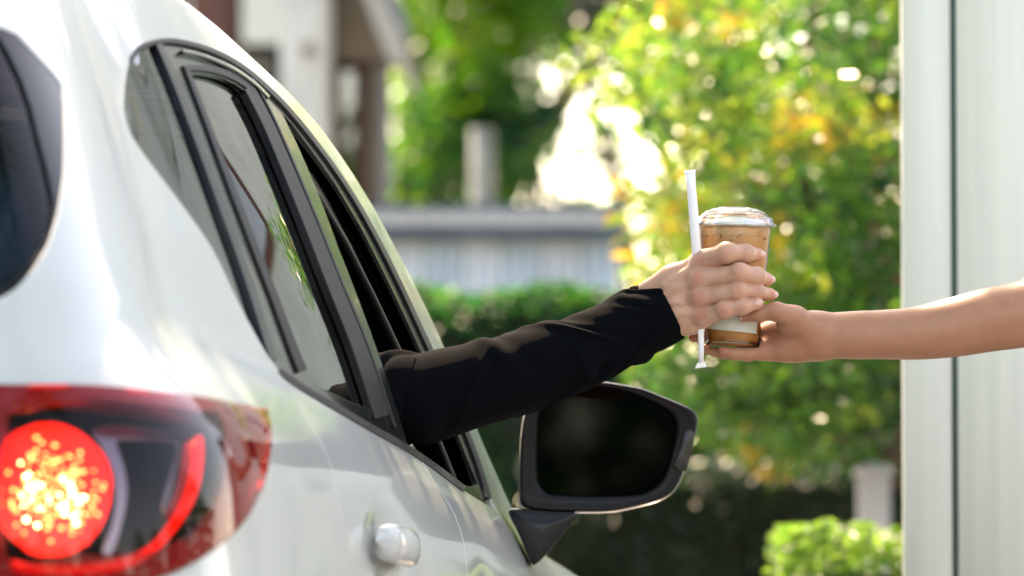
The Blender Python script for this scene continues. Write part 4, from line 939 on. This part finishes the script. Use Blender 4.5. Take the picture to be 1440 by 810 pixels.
# web of the thumb and thumb behind the cup
th = fl.new()
for (p, q, r0, r1) in [((935, 412, 7.995), (968, 385, 8.02), .022, .018), ((968, 385, 8.02), (992, 372, 8.060), .017, .013), ((992, 372, 8.060), (1022, 366, 8.072), .0125, .0095)]: cone(fl, th, A(*p), A(*q), r0, r1, .008)
palm = smin(palm, th, .014)
tot = None
for nm, (pts, rad) in FI.items():
    P = [A(*p) for p in pts]; kn = [(P[1] + np.array([0, -.0012, .0005]), rad[1] * 1.04), (P[2] + np.array([0, -.0008, .0]), rad[2] * 1.03)]
    f = finger(fl, P, rad, .004, kn); g = smin(palm, f, .010); tot = g if tot is None else smin(tot, g, .0003)
V, Fc = surface_nets(fl, tot, 2)
pj = {k: [A(*p) for p in v[0]] for k, v in FI.items()}
bl = []
for k in pj: bl += [(pj[k][1] + np.array([0, -.010, .0]), .008, .55), (pj[k][3] + np.array([.004, -.004, 0]), .012, .55), (pj[k][2] + np.array([0, -.01, 0]), .006, .3)]
bl += [(A(981, 391, 7.93), .009, .75), (A(983, 416, 7.93), .009, .7), (A(987, 442, 7.935), .009, .7), (A(984, 366, 7.935), .009, .4)]
crs = []
for k in pj:
    d = pj[k][2] - pj[k][0]; crs += [(pj[k][1] + np.array([0, -.010, 0]), d, 4, .0024, .0070, .75), (pj[k][2] + np.array([0, -.009, 0]), d, 3, .0020, .0052, .6)]
driver = empty('person', (-.42, 7.75, 0)); tag(driver, 'driver in a black long sleeve reaching out of the white car to the iced coffee', 'person', 'people passing the iced coffee')
def local(V, root): return V - np.array(root.location)
hand = fastmesh('skin', local(V, driver), Fc, M['skin_l'], driver, {'blush': spots(V, bl), 'crease': creases(V, crs)})
for k, (wd, ln, nx, tx) in dict(index=(.0105, .0115, .55, .0045), middle=(.010, .0105, .75, .005), ring=(.010, .0105, .7, .0055), little=(.0095, .0115, .12, .0015)).items():
    tip, prev = pj[k][3], pj[k][2]; r = FI[k][1][3]; d = tip - prev; d /= np.linalg.norm(d); n = np.array([nx, -1.0, .12]); n -= (n @ d) * d; n /= np.linalg.norm(n)
    nailpart(tip + n * (r * 1.0 + .0004) + d * tx * .6, d, n, wd, ln, driver)
# sleeve: one cloth tube with folds, from the shoulder inside the car to the cuff
def cloth_tube(name, path, rad, parent, folds, mat, seg=150, n=360, thick=.0018, flat=1.0, hem=True):
    P = catmull(path, 24); d = np.r_[0, np.cumsum(np.linalg.norm(np.diff(P, axis=0), axis=1))]; t = np.linspace(0, d[-1], n); P = np.stack([np.interp(t, d, P[:, k]) for k in range(3)], 1); u = t / d[-1]
    rr_ = np.interp(u, [x[0] for x in rad], [x[1] for x in rad]); up = np.interp(u, [x[0] for x in rad], [x[2] for x in rad])
    for _ in range(10): rr_[1:-1] = .25 * rr_[:-2] + .5 * rr_[1:-1] + .25 * rr_[2:]; up[1:-1] = .25 * up[:-2] + .5 * up[1:-1] + .25 * up[2:]
    _, T, Nn, B = frames_along(P); th_ = np.linspace(0, 2 * math.pi, seg, endpoint=False); V = np.zeros((n, seg, 3)); 
    UU, TT = np.meshgrid(u, th_, indexing='ij'); disp = folds(UU, TT)
    V = P[:, None] + (rr_[:, None] + disp)[..., None] * (np.cos(TT)[..., None] * Nn[:, None] * flat + np.sin(TT)[..., None] * B[:, None]) * 1.0
    V = P[:, None] + (V - P[:, None]) ; V += 0
    # taller than deep
    V = P[:, None] + ((rr_[:, None] * up[:, None] + disp) * np.cos(TT))[..., None] * Nn[:, None] + ((rr_[:, None] + disp) * np.sin(TT))[..., None] * B[:, None]
    Vin = P[-30:, None] + (V[-30:] - P[-30:, None]) * (1 - .0035 / rr_[-30:, None, None]); rows = list(V) + list(Vin[::-1]); m = len(rows); VV = np.array(rows).reshape(-1, 3)
    i = np.arange(m - 1)[:, None] * seg; j = np.arange(seg)[None]; k_ = (j + 1) % seg; F = np.stack([i + j, i + k_, i + seg + k_, i + seg + j], -1).reshape(-1, 4)
    return fastmesh(name, VV - (np.array(parent.location) if parent else 0), F, mat, parent)
def ridge(x, c, w): return np.exp(-((x - c) / w) ** 2)
def angd(t, c): return (t - c + math.pi) % (2 * math.pi) - math.pi
def sleeve_folds(u, t):
    r = np.random.default_rng(12); D = np.zeros_like(u)
    for _ in range(46):                          # slanting drag folds, more of them near the cuff and the elbow
        c = r.choice([r.uniform(.30, .44), r.uniform(.44, .80), r.uniform(.80, .985)], p=[.28, .30, .42]); tc_ = r.uniform(0, 6.28); sl = r.uniform(-.05, .05) if r.random() < .6 else r.uniform(-.11, .11); wdt = r.uniform(.005, .013); ln = r.uniform(.35, 1.1); a = r.uniform(.0024, .0056)
        q = angd(t, tc_); D += a * ridge(u - sl * q, c, wdt) * np.exp(-(q / ln) ** 2)
        D -= a * .7 * ridge(u - sl * q, c + wdt * 1.8, wdt) * np.exp(-(q / ln) ** 2)
    for (c, tc_, sl, wdt, ln, a) in [(.875, 4.7, .075, .008, .9, .006), (.845, 5.1, .09, .010, .8, -.005), (.90, 3.6, -.05, .008, .7, .005), (.93, 2.9, .05, .007, .8, .004), (.36, 4.9, .03, .010, .9, .007), (.385, 4.8, -.02, .010, .8, -.005), (.41, 5.1, .04, .009, .8, .006)]:
        q = angd(t, tc_); D += a * ridge(u - sl * q, c, wdt) * np.exp(-(q / ln) ** 2)
    D += .0009 * np.sin(u * 60 + 2 * np.sin(t)) * np.sin(2 * t + u * 14)
    D += .0022 * ridge(u, .955, .002) * 0 - .0012 * ridge(u, .962, .0015)         # stitched hem
    return D
M['blackcloth'] = pmat('black_jersey', (.0028, .0036, .0048), .88, bump=.5, bscale=1400, spec=.05)
path = [(-.66, 7.55, 1.28), (-.60, 7.72, 1.12), (-.47, 7.86, 1.04)] + [tuple(A(x, y, d)) for (x, y, d) in [(520, 566, 7.95), (585, 563, 7.96), (640, 548, 7.965), (720, 527, 7.97), (800, 499, 7.975), (860, 474, 7.98), (905, 453, 7.985), (943, 434.5, 7.985)]]
cloth_tube('sleeve', path, [(0, .075, 1.0), (.2, .070, 1.0), (.40, .058, 1.06), (.52, .069, .98), (.62, .0695, .96), (.72, .063, .98), (.85, .054, 1.0), (.93, .0465, 1.05), (1, .0405, 1.13)], driver, sleeve_folds, M['blackcloth'])
# driver's torso, head and legs in the seat
def skinbody(name, verts, edges, rad, mat, parent, sub=2):
    me = bpy.data.meshes.new(name); me.from_pydata(verts, edges, []); o = bpy.data.objects.new(name, me); link(o, parent); me.materials.append(mat)
    sk = o.modifiers.new('s', 'SKIN'); sv = me.skin_vertices[0].data
    for i, r in enumerate(rad): sv[i].radius = (r, r) if not isinstance(r, tuple) else r
    sv[0].use_root = True; ss = o.modifiers.new('b', 'SUBSURF'); ss.levels = sub; ss.render_levels = sub
    dg = bpy.context.evaluated_depsgraph_get(); me2 = bpy.data.meshes.new_from_object(o.evaluated_get(dg)); o.modifiers.clear(); o.data = me2
    me2.polygons.foreach_set('use_smooth', [True] * len(me2.polygons)); return o
bx, by = -.78, 7.45; L0 = lambda x, y, z: (x - driver.location.x, y - driver.location.y, z)
skinbody('clothing', [L0(bx, by + .02, .68), L0(bx, by - .02, .90), L0(bx, by - .03, 1.16), L0(bx, by - .02, 1.30), L0(bx + .13, by + .0, 1.27), L0(bx - .16, by, 1.27), L0(bx - .22, by + .12, 1.05), L0(bx - .12, by + .36, 1.02), L0(bx + .1, by + .42, .66), L0(bx - .1, by + .42, .66), L0(bx + .1, by + .75, .45), L0(bx - .1, by + .75, .45)],
         [(0, 1), (1, 2), (2, 3), (3, 4), (3, 5), (5, 6), (6, 7), (0, 8), (0, 9), (8, 10), (9, 11)], [.15, (.17, .12), (.18, .12), .07, .075, .075, .055, .04, .085, .085, .06, .06], M['blackcloth'], driver)
def head(parent, cx, cy, cz, face, skin, hairm, long=False):
    """head with face; face = angle of the look direction, measured from +Y towards +X"""
    h = Field((-.14, -.14, -.25), (.14, .14, .16), .004); F = h.new(); G = globals()
    c = lambda p, q, r0, r1, k=.02, flat=None: cone(h, F, p, q, r0, r1, k, flat)
    c((0, -.015, .035), (0, .02, .03), .085, .080, .03); c((0, .03, -.03), (0, .045, -.075), .062, .035, .03); c((0, -.02, -.04), (0, -.035, -.22), .052, .056, .03)
    c((0, .092, .012), (0, .112, -.022), .007, .012, .012); c((-.045, .06, -.02), (-.046, .058, -.02), .024, .024, .02); c((.045, .06, -.02), (.046, .058, -.02), .024, .024, .02)
    c((-.018, .092, -.052), (.018, .092, -.052), .006, .006, .006); c((-.016, .088, -.062), (.016, .088, -.062), .0065, .0065, .006)
    c((-.05, .075, .034), (.05, .075, .034), .014, .014, .02)
    for s in (-1, 1): c((s * .086, -.005, .012), (s * .088, -.012, -.02), .013, .010, .006, ((1, 0, 0), .5))
    V, Fc = surface_nets(h, F, 2); a = face; ca, sa = math.cos(a), math.sin(a); rot = lambda V: np.stack([V[:, 0] * ca + V[:, 1] * sa + cx, -V[:, 0] * sa + V[:, 1] * ca + cy, V[:, 2] + cz], 1)
    fastmesh('head', rot(V), Fc, skin, parent, {'blush': np.zeros(len(V)), 'crease': np.zeros(len(V))})
    F = h.new(); c((0, -.03, .05), (0, .005, .055), .090, .086, .02)
    if long: c((0, -.06, .02), (0, -.08, -.12), .07, .05, .03)
    sl_, X = h.sub((-.14, -.14, -.25), (.14, .14, .16)); cut = (X[1] - .035 - (X[2] - .06) * .3) * .9 + 0 * X[0]; F[sl_] = np.maximum(F[sl_], cut.astype(np.float32)); cut2 = (-.02 - X[2]) + 0 * X[0] if not long else (-.16 - X[2]) + 0 * X[0]; F[sl_] = np.maximum(F[sl_], cut2.astype(np.float32))
    V, Fc = surface_nets(h, F, 2); fastmesh('hair', rot(V), Fc, hairm, parent)
    for s in (-1, 1):
        e = lathe('eye', [(.001, -.012), (.008, -.009), (.0115, 0), (.008, .009), (.001, .012)], M['eye'], parent, 14); P_ = rot(np.array([[s * .031, .074, .014]]))[0]; e.location = P_
M['eye'] = pmat('eye', (.05, .03, .02), .2); M['hair'] = pmat('black_hair', (.012, .010, .009), .4, bump=1, bscale=500, stretch=(1, 1, .1))
head(driver, bx - driver.location.x, by - .02 - driver.location.y, 1.47, R(25), M['skin_l'], M['hair'])

# ---- the server's left hand and bare forearm from the right
fl = Field(A(955, 545, 7.87), A(1215, 395, 8.15), .0014)
pm = fl.new(); Cc = lambda p, q, r0, r1, k, F=None, flat=None: cone(fl, pm if F is None else F, A(*p), A(*q), r0, r1, k, flat)
Cc((1215, 471, 8.0), (1150, 472, 8.0), .0335, .0295, .01)
Cc((1150, 458, 7.985), (1112, 453, 7.970), .0160, .0200, .02)       # ball of the thumb
Cc((1150, 484, 7.995), (1105, 488, 8.000), .0175, .0165, .02)       # heel of the hand
Cc((1150, 474, 8.01), (1100, 474, 8.022), .024, .019, .022)
Cc((1112, 470, 8.005), (1076, 474, 8.025), .0200, .0170, .02)
Cc((1120, 492, 8.0), (1078, 493, 8.002), .0145, .0125, .015)
Cc((1135, 462, 8.02), (1090, 462, 8.05), .020, .016, .022)
sth = fl.new()
for (p, q, r0, r1, k) in [((1118, 448, 7.965), (1092, 438, 7.940), .0185, .0130, .006), ((1092, 438, 7.940), (1066, 441, 7.943), .0125, .0108, .006), ((1066, 441, 7.943), (1046, 445, 7.947), .0108, .0082, .006)]: Cc(p, q, r0, r1, k, sth)
FS = dict(index=([(1090, 455, 8.045), (1050, 448, 8.062), (1015, 452, 8.058), (995, 456, 8.052)], [.0125, .0105, .009, .008]),
          middle=([(1088, 472, 8.045), (1045, 472, 8.064), (1005, 472, 8.056), (976, 473.5, 8.035)], [.0125, .0105, .0095, .0082]),
          ring=([(1085, 484, 8.03), (1045, 496, 8.036), (1015, 495.5, 8.028), (994, 491, 8.018)], [.0125, .0105, .009, .0078]),
          little=([(1082, 492, 8.004), (1052, 497, 7.992), (1032, 496.5, 7.985), (1018, 493.0, 7.983)], [.0130, .0108, .0098, .0084]))
tot = smin(pm, sth, .010)
for nm, (pts, rad) in FS.items():
    P = [A(*p) for p in pts]; f = fl.new()
    for i in range(3): cone(fl, f, P[i], P[i + 1], rad[i], rad[i + 1], .004)
    tot = smin(tot, smin(pm, f, .010), .0015)
fl = fl
# drop the thumb clear of the cup: carve the cup's own volume out of the skin
inv_c = np.array(Mc.inverted()); sl, X = fl.sub(fl.lo, fl.lo + fl.n * fl.h)
def carve(tot, fl):
    sl, X = fl.sub(cup_bot - .07, cup_top + .07); q = [inv_c[i, 0] * X[0] + inv_c[i, 1] * X[1] + inv_c[i, 2] * X[2] + inv_c[i, 3] for i in range(3)]
    rr_ = np.sqrt(q[0] ** 2 + q[1] ** 2); d = np.maximum(rr_ - (rb + (rtp - rb) * np.clip(q[2] / HC, 0, 1)) - .0008, -q[2] - .0012); tot[sl] = np.maximum(tot[sl], -d); return tot
tot = carve(tot, fl)

FH = .0014
fl2 = Field(fl.lo, A(1625, 262, 8.15), FH); big_ = fl2.new(); big_[:fl.n[0], :fl.n[1], :fl.n[2]] = tot
def fc(p, q, r0, r1, k=.02, F=None, flat=None): cone(fl2, big_ if F is None else F, A(*p), A(*q), r0, r1, k, flat)
arm_ = catmull([(1178, 471.8, 8.0, 32.2), (1200, 471.5, 8.0, 33.2), (1245, 470.5, 8.0, 34.6), (1290, 468.5, 8.0, 37.2), (1340, 460.5, 8.0, 41.6), (1390, 450, 8.0, 44.6), (1432, 443, 8.0, 46.2), (1464, 433, 8.002, 48), (1500, 397, 8.012, 50), (1550, 345, 8.026, 51), (1610, 285, 8.04, 52)], 4)
for i in range(len(arm_) - 1): fc(arm_[i][:3], arm_[i + 1][:3], arm_[i][3] / 1000, arm_[i + 1][3] / 1000, .0015)
V, Fc = largest(*surface_nets(fl2, big_, 3))
del big_
ps = {k: [A(*p) for p in v[0]] for k, v in FS.items()}; tb = A(1045, 443.5, 7.928)
bl = [(tb, .011, .5), (A(1064, 440, 7.922), .007, .35), (A(1010, 492, 7.975), .012, .8), (A(970, 472, 8.03), .012, .9), (A(1135, 485, 7.98), .014, .5), (A(1085, 480, 7.99), .02, .35), (A(1147, 478, 7.97), .008, .35)]
crs = [(A(1115, 447, 7.945), (1, 0, .35), 10, .0032, .024, .38), (A(1147, 470, 7.968), (1, 0, .1), 2, .0042, .022, .4), (A(1066, 440, 7.92), (1, 0, .1), 4, .0016, .007, .7), (A(1100, 478, 7.98), (.7, 0, -1), 3, .007, .018, .6), (A(1415, 420, 7.955), (1, 0, -.25), 2, .005, .022, .6)]
server = empty('person', (1.10, 8.25, 0)); tag(server, 'person at the right whose bare forearm and open hand hold the iced coffee from below', 'person', 'people passing the iced coffee')
fastmesh('skin', local(V, server), Fc, M['skin_t'], server, {'blush': spots(V, bl), 'crease': creases(V, crs)})
nd = A(1046, 445, 7.947) - A(1066, 441, 7.943); nailpart(A(1045, 448.5, 7.9405), nd, np.array([-.15, -.80, -.62]), .0100, .0115, server)
M['shirt'] = pmat('sand_shirt', (.55, .50, .42), .8, bump=.3, bscale=900); M['apron'] = pmat('dark_apron', (.03, .045, .04), .8)
tx, ty = 1.10, 8.25; Ls = lambda x, y, z: (x - tx, y - ty, z)
sh = A(1640, 240, 8.06)
skinbody('clothing', [Ls(1.14, 8.22, .90), Ls(1.14, 8.22, 1.12), Ls(1.13, 8.22, 1.34), Ls(1.13, 8.22, 1.46), Ls(1.08, 8.09, 1.46), Ls(.99, 8.06, 1.465), Ls(.895, 8.042, 1.405), Ls(1.13, 8.38, 1.43), Ls(1.14, 8.44, 1.24), Ls(1.09, 8.44, 1.06)],
         [(0, 1), (1, 2), (2, 3), (3, 4), (4, 5), (5, 6), (3, 7), (7, 8), (8, 9)], [(.13, .165), (.115, .145), (.12, .165), (.08, .12), .075, .068, .064, .075, .058, .048], M['shirt'], server)
skinbody('trousers', [Ls(1.14, 8.22, 1.0), Ls(1.14, 8.22, .86), Ls(1.13, 8.13, .74), Ls(1.12, 8.12, .46), Ls(1.13, 8.12, .08), Ls(1.13, 8.31, .74), Ls(1.13, 8.32, .46), Ls(1.14, 8.32, .08)], [(0, 1), (1, 2), (2, 3), (3, 4), (1, 5), (5, 6), (6, 7)], [(.125, .16), (.125, .16), .09, .065, .05, .09, .065, .05], M['apron'], server)
for yy in (8.12, 8.32): box('shoe', -.13, .12, yy - ty - .05, yy - ty + .05, 0, .09, M['rubber'], server, .03)
head(server, .02, 0, 1.68, R(-90), M['skin_t'], M['hair'], True)
fl3 = Field((1.02, 8.35, .80), (1.18, 8.52, 1.09), .003); f3 = fl3.new(); cone(fl3, f3, (1.09, 8.44, 1.05), (1.12, 8.44, .90), .033, .028, .01); cone(fl3, f3, (1.12, 8.44, .90), (1.13, 8.44, .85), .028, .03, .02, ((0, 1, 0), .6)); 
Vh, Fh = surface_nets(fl3, f3, 1); fastmesh('far_hand', local(Vh, server), Fh, M['skin_t'], server, {'blush': np.zeros(len(Vh)), 'crease': np.zeros(len(Vh))})

# ------------------------------------------------------------------ the iced coffee
M['pet'] = glassmat('clear_cup_plastic', (.975, .975, .97), .05, ior=1.33)
M['petrim'] = glassmat('cup_rim_plastic', (.86, .88, .87), .12, ior=1.5, add=.16)
def coffeemat():
    m = pmat('iced_coffee', (.55, .30, .15), .45, spec=.2, sss=.3, sssr=(1, .6, .35)); N = m.node_tree.nodes; L = m.node_tree.links; p = N['Principled BSDF']
    tc = N.new('ShaderNodeTexCoord'); sx = N.new('ShaderNodeSeparateXYZ'); L.new(tc.outputs['Object'], sx.inputs[0])
    nz = N.new('ShaderNodeTexNoise'); nz.inputs['Scale'].default_value = 30; nz.inputs['Detail'].default_value = 4; L.new(tc.outputs['Object'], nz.inputs['Vector'])
    ma = N.new('ShaderNodeMath'); ma.operation = 'MULTIPLY_ADD'; ma.inputs[1].default_value = .03; L.new(nz.outputs['Fac'], ma.inputs[0]); L.new(sx.outputs['Z'], ma.inputs[2])
    mr = N.new('ShaderNodeMapRange'); mr.inputs[1].default_value = .0; mr.inputs[2].default_value = HC + .015; L.new(ma.outputs[0], mr.inputs[0])
    cr = N.new('ShaderNodeValToRGB'); L.new(mr.outputs[0], cr.inputs[0]); el = cr.color_ramp.elements
    for _ in range(4): el.new(.5)
    for e, (po, c) in zip(el, [(0, (.34, .11, .02)), (.12, (.44, .15, .03)), (.17, (.58, .24, .07)), (.55, (.72, .33, .12)), (.90, (.82, .41, .17)), (1, (.88, .50, .24))]): e.position = po; e.color = (*c, 1)
    L.new(cr.outputs[0], p.inputs['Base Color']); return m
M['coffee'] = coffeemat()
M['foam'] = pmat('milk_foam', (.90, .55, .30), .4, sss=.3, col2=(.80, .42, .18), vscale=60, bump=.6, bscale=90)
M['cream'] = pmat('milk_cream', (.90, .86, .78), .7, spec=.2, sss=.3, bump=.15, bscale=60)
M['ice'] = pmat('ice_cube', (.40, .22, .12), .1, coat=.8)
M['icew'] = pmat('frosted_ice', (.93, .90, .84), .35, sss=.4)
M['label'] = pmat('paper_label', (.60, .61, .54), .7)
cup = bpy.data.objects.new('iced_coffee_cup', None); link(cup); cup.matrix_world = Mc; tag(cup, 'clear plastic cup of iced milk coffee with a domed lid, held between two hands', 'cup')
prof = [(rb - .006, .0035), (rb - .004, .0005), (rb - .0006, .0015), (cr_(.004), .004)]
for z in np.linspace(.006, HC, 30):
    r = cr_(z) + (.0011 * math.exp(-((z - .024) / .0012) ** 2)) - (.0014 if z < .022 else 0); prof.append((r, z))
prof += [(rtp + .0012, HC), (rtp + .0028, HC + .0015), (rtp + .0015, HC + .0032)]
lathe('cup_wall', prof, M['pet'], cup, 96)
lathe('cup_base', [(.0005, .0045), (rb - .010, .0042), (rb - .006, .0035), (rb - .004, .0008)], M['petrim'], cup, 64)
zl_ = HC - .004
liq = [(.0005, .0062)] + [(cr_(z) - .0016 - (.0014 if z < .022 else 0), z) for z in np.linspace(.0065, zl_ - .008, 30)] + [(rtp - .008, zl_ - .0075), (.0005, zl_ - .0075)]
lathe('coffee', liq, M['coffee'], cup, 96)
r_ = np.random.default_rng(9)
# lumpy foam round the top edge
V = []; F = []; nS = 120
for i, (q, zz) in enumerate([(-.0012, -.009), (-.0010, -.0065), (-.0008, -.003), (-.0012, .0008), (-.004, .0028), (-.012, .0036), (-.03, .004)]):
    for j in range(nS):
        a = 2 * math.pi * j / nS; lump = .0016 * abs(math.sin(a * 9 + .8 * math.sin(a * 3))) + .0007 * math.sin(a * 23)
        V.append(((cr_(zl_) + q) * math.cos(a), (cr_(zl_) + q) * math.sin(a), zl_ + zz * 1.0 + (lump if i in (3, 4, 5) else (-.0022 * abs(math.sin(a * 5 + 1)) if i == 0 else 0))))
for i in range(6):
    for j in range(nS): k = (j + 1) % nS; F.append((i * nS + j, i * nS + k, (i + 1) * nS + k, (i + 1) * nS + j))
V.append((0, 0, zl_ + .006)); F += [(6 * nS + j, 6 * nS + (j + 1) % nS, len(V) - 1) for j in range(nS)]
mesh('foam', V, F, M['foam'], cup)
mesh_ = [(.0005, zl_ + .0165), (.014, zl_ + .016), (.026, zl_ + .0145), (.036, zl_ + .0115), (.043, zl_ + .0075), (rtp - .0035, zl_ + .003)]
lathe('cream', mesh_, M['cream'], cup, 64)
def icecube(pos, sz, rot, mat, name='ice_cube'):
    bm = bmesh.new(); bmesh.ops.create_cube(bm, size=sz); bmesh.ops.bevel(bm, geom=bm.edges[:], offset=sz * .2, segments=3, affect='EDGES')
    bmesh.ops.transform(bm, matrix=Matrix.Translation(pos) @ Matrix.Rotation(rot[0], 4, 'X') @ Matrix.Rotation(rot[1], 4, 'Y') @ Matrix.Rotation(rot[2], 4, 'Z'), verts=bm.verts); return bmobj(name, bm, mat, cup, True)
for i, (px, py) in enumerate([(991, 333), (1009, 334), (1035, 333), (1049, 329), (1022, 340), (1072, 336)]):
    xx = (px - 1030) / K; z = HC - (py - 318) / K; rr__ = cr_(z) - .0012; a = math.asin(max(-1, min(1, xx / rr__))); sz = .010
    bm = bmesh.new(); bmesh.ops.create_icosphere(bm, subdivisions=2, radius=1)
    for v in bm.verts: v.co = Vector((v.co.x * .0019, v.co.y * .0007, v.co.z * .0036)); v.co.x += .0016 * math.sin(v.co.z * 420)
    bmesh.ops.transform(bm, matrix=Matrix.Translation((rr__ * math.sin(a), -rr__ * math.cos(a), z)) @ Matrix.Rotation(a, 4, 'Z') @ Matrix.Rotation(r_.uniform(-.9, .9), 4, 'Y'), verts=bm.verts); bmobj('ice_edge', bm, M['ice'], cup, True)
for (x, y, z, s_, rr3) in [(-.022, -.018, .010, .019, (.3, .4, .2)), (.008, -.026, .010, .020, (.5, .2, .9)), (.027, -.004, .010, .018, (.1, .6, .4)), (-.006, .004, .012, .019, (.8, .3, .1)), (-.030, .014, .009, .017, (.2, .2, .7)), (.012, .026, .010, .018, (.6, .1, .3))]:
    icecube((x, y, zl_ + z - .010), s_, rr3, M['icew'])
# lid: flanged rim, low dome with a star-cut centre
zr0 = HC + .0015
lathe('lid_rim', [(rtp - .0005, zr0 - .002), (rtp + .0042, zr0 - .0025), (rtp + .0052, zr0 - .001), (rtp + .0052, zr0 + .0022), (rtp + .0040, zr0 + .0034), (rtp + .0030, zr0 + .0045), (rtp + .0026, zr0 + .0095), (rtp + .0014, zr0 + .0105), (rtp - .0015, zr0 + .0105)], M['petrim'], cup, 96)
lathe('lid_bead', [(rtp + .0046, zr0 - .0024), (rtp + .0060, zr0 - .0010), (rtp + .0062, zr0 + .0004), (rtp + .0050, zr0 + .0018)], M['petrim'], cup, 96)
dome = [(rtp - .0012, zr0 + .0105), (rtp - .0035, zr0 + .0135), (rtp - .0075, zr0 + .0165), (rtp - .0135, zr0 + .0195), (rtp - .021, zr0 + .0218), (rtp - .029, zr0 + .0232), (rtp - .0305, zr0 + .0222), (.012, zr0 + .0222), (.0005, zr0 + .0224)]
lathe('lid_dome', dome, M['pet'], cup, 96)
for q in range(5):                                # moulded ribs and facets of the dome
    a = q * math.pi / 2.5 + .25; P_ = [((rtp - .0075 - t * .021) * math.cos(a + t * .10), (rtp - .0075 - t * .021) * math.sin(a + t * .10), zr0 + .0168 + .0068 * (1 - (1 - t) ** 2)) for t in np.linspace(0, 1, 8)]
    tube('lid_rib', P_, [.0004, .0008, .0010, .0010, .0010, .0009, .0007, .0004], M['petrim'], cup, 8)
tube('lid_ring', [((rtp - .029) * math.cos(a), (rtp - .029) * math.sin(a), zr0 + .0235) for a in np.linspace(0, 2 * math.pi, 49)], .0010, M['petrim'], cup, 8)
tube('lid_ring', [((rtp - .010) * math.cos(a), (rtp - .010) * math.sin(a), zr0 + .0182) for a in np.linspace(0, 2 * math.pi, 49)], .0008, M['petrim'], cup, 8)
tab = [(rtp + .005) * 1.0, 0]
ta = math.radians(-20); box('lid_tab', rtp + .004, rtp + .0095, -.006, .006, zr0 - .0016, zr0 + .0012, M['petrim'], cup, .0008, Matrix.Rotation(ta, 4, 'Z'))
# paper label wrapped on the lower front
V = []; F = []; na, nz_ = 40, 8; z0_, z1_ = .021, .070
for i in range(na):
    a = math.radians(-158 + 124 * i / (na - 1))
    for j in range(nz_): z = z0_ + (z1_ - z0_) * j / (nz_ - 1) + (.004 * (i / (na - 1) - .5)) * -1.0 * (1 - j / (nz_ - 1)) * 1.5; r = cr_(z) + .0004; V.append((r * math.cos(a), r * math.sin(a), z))
n0 = len(V); V += [(v[0] * .9965, v[1] * .9965, v[2]) for v in V]
for i in range(na - 1):
    for j in range(nz_ - 1): a = i * nz_ + j; F += [(a, a + nz_, a + nz_ + 1, a + 1), (n0 + a, n0 + a + 1, n0 + a + nz_ + 1, n0 + a + nz_)]
mesh('paper_label', V, F, M['label'], cup)
# ---- paper-wrapped straw, held against the cup by the fingers
M['straw'] = pmat('white_straw_wrapper', (.84, .85, .86), .45, bump=.35, bscale=300, sss=.1)
M['strawc'] = pmat('grey_straw_end', (.42, .46, .50), .3, coat=.3)
ys = 7.942
sp_ = [tuple(A(x, y, d)) for (x, y, d) in [(970.5, 241, 7.935), (972, 262, 7.936), (975, 295, 7.938), (977.5, 330, 7.940), (980, 360, 7.946), (983, 410, 7.955), (985, 450, 7.958), (986, 480, 7.958), (986, 509, 7.958)]]
straw = tube('wrapped_straw', np.array(sp_), [.0072, .0064, .0066, .0066, .0062, .005, .0048, .0042, .0036], M['straw'], None, 20, True, .62)
tag(straw, 'white paper-wrapped straw held upright against the left side of the cup', 'straw')
def crimp(x, y, d, w_, h_, up):
    V = []; F = []; n = 9
    for i in range(n):
        xx = -w_ / 2 + w_ * i / (n - 1); dy = .0008 * (1 if i % 2 else -1)
        for k, zz in enumerate((0, h_ * .5, h_)): V.append((xx * (.75 + .25 * k), dy - .0004, (zz + up * xx) * 1.0))
    m_ = len(V); V += [(v[0], v[1] + .0008, v[2]) for v in V]
    for i in range(n - 1):
        for k in range(2): a = i * 3 + k; F += [(a, a + 3, a + 4, a + 1), (m_ + a, m_ + a + 1, m_ + a + 4, m_ + a + 3)]
    p = A(x, y, d); return mesh('crimped_end', [tuple(np.array(v) + p) for v in V], F, M['straw'], straw, smooth=False)
crimp(970.3, 247, 7.935, .0145, .008, .12); crimp(986, 509, 7.958, .0140, -.008, .15)
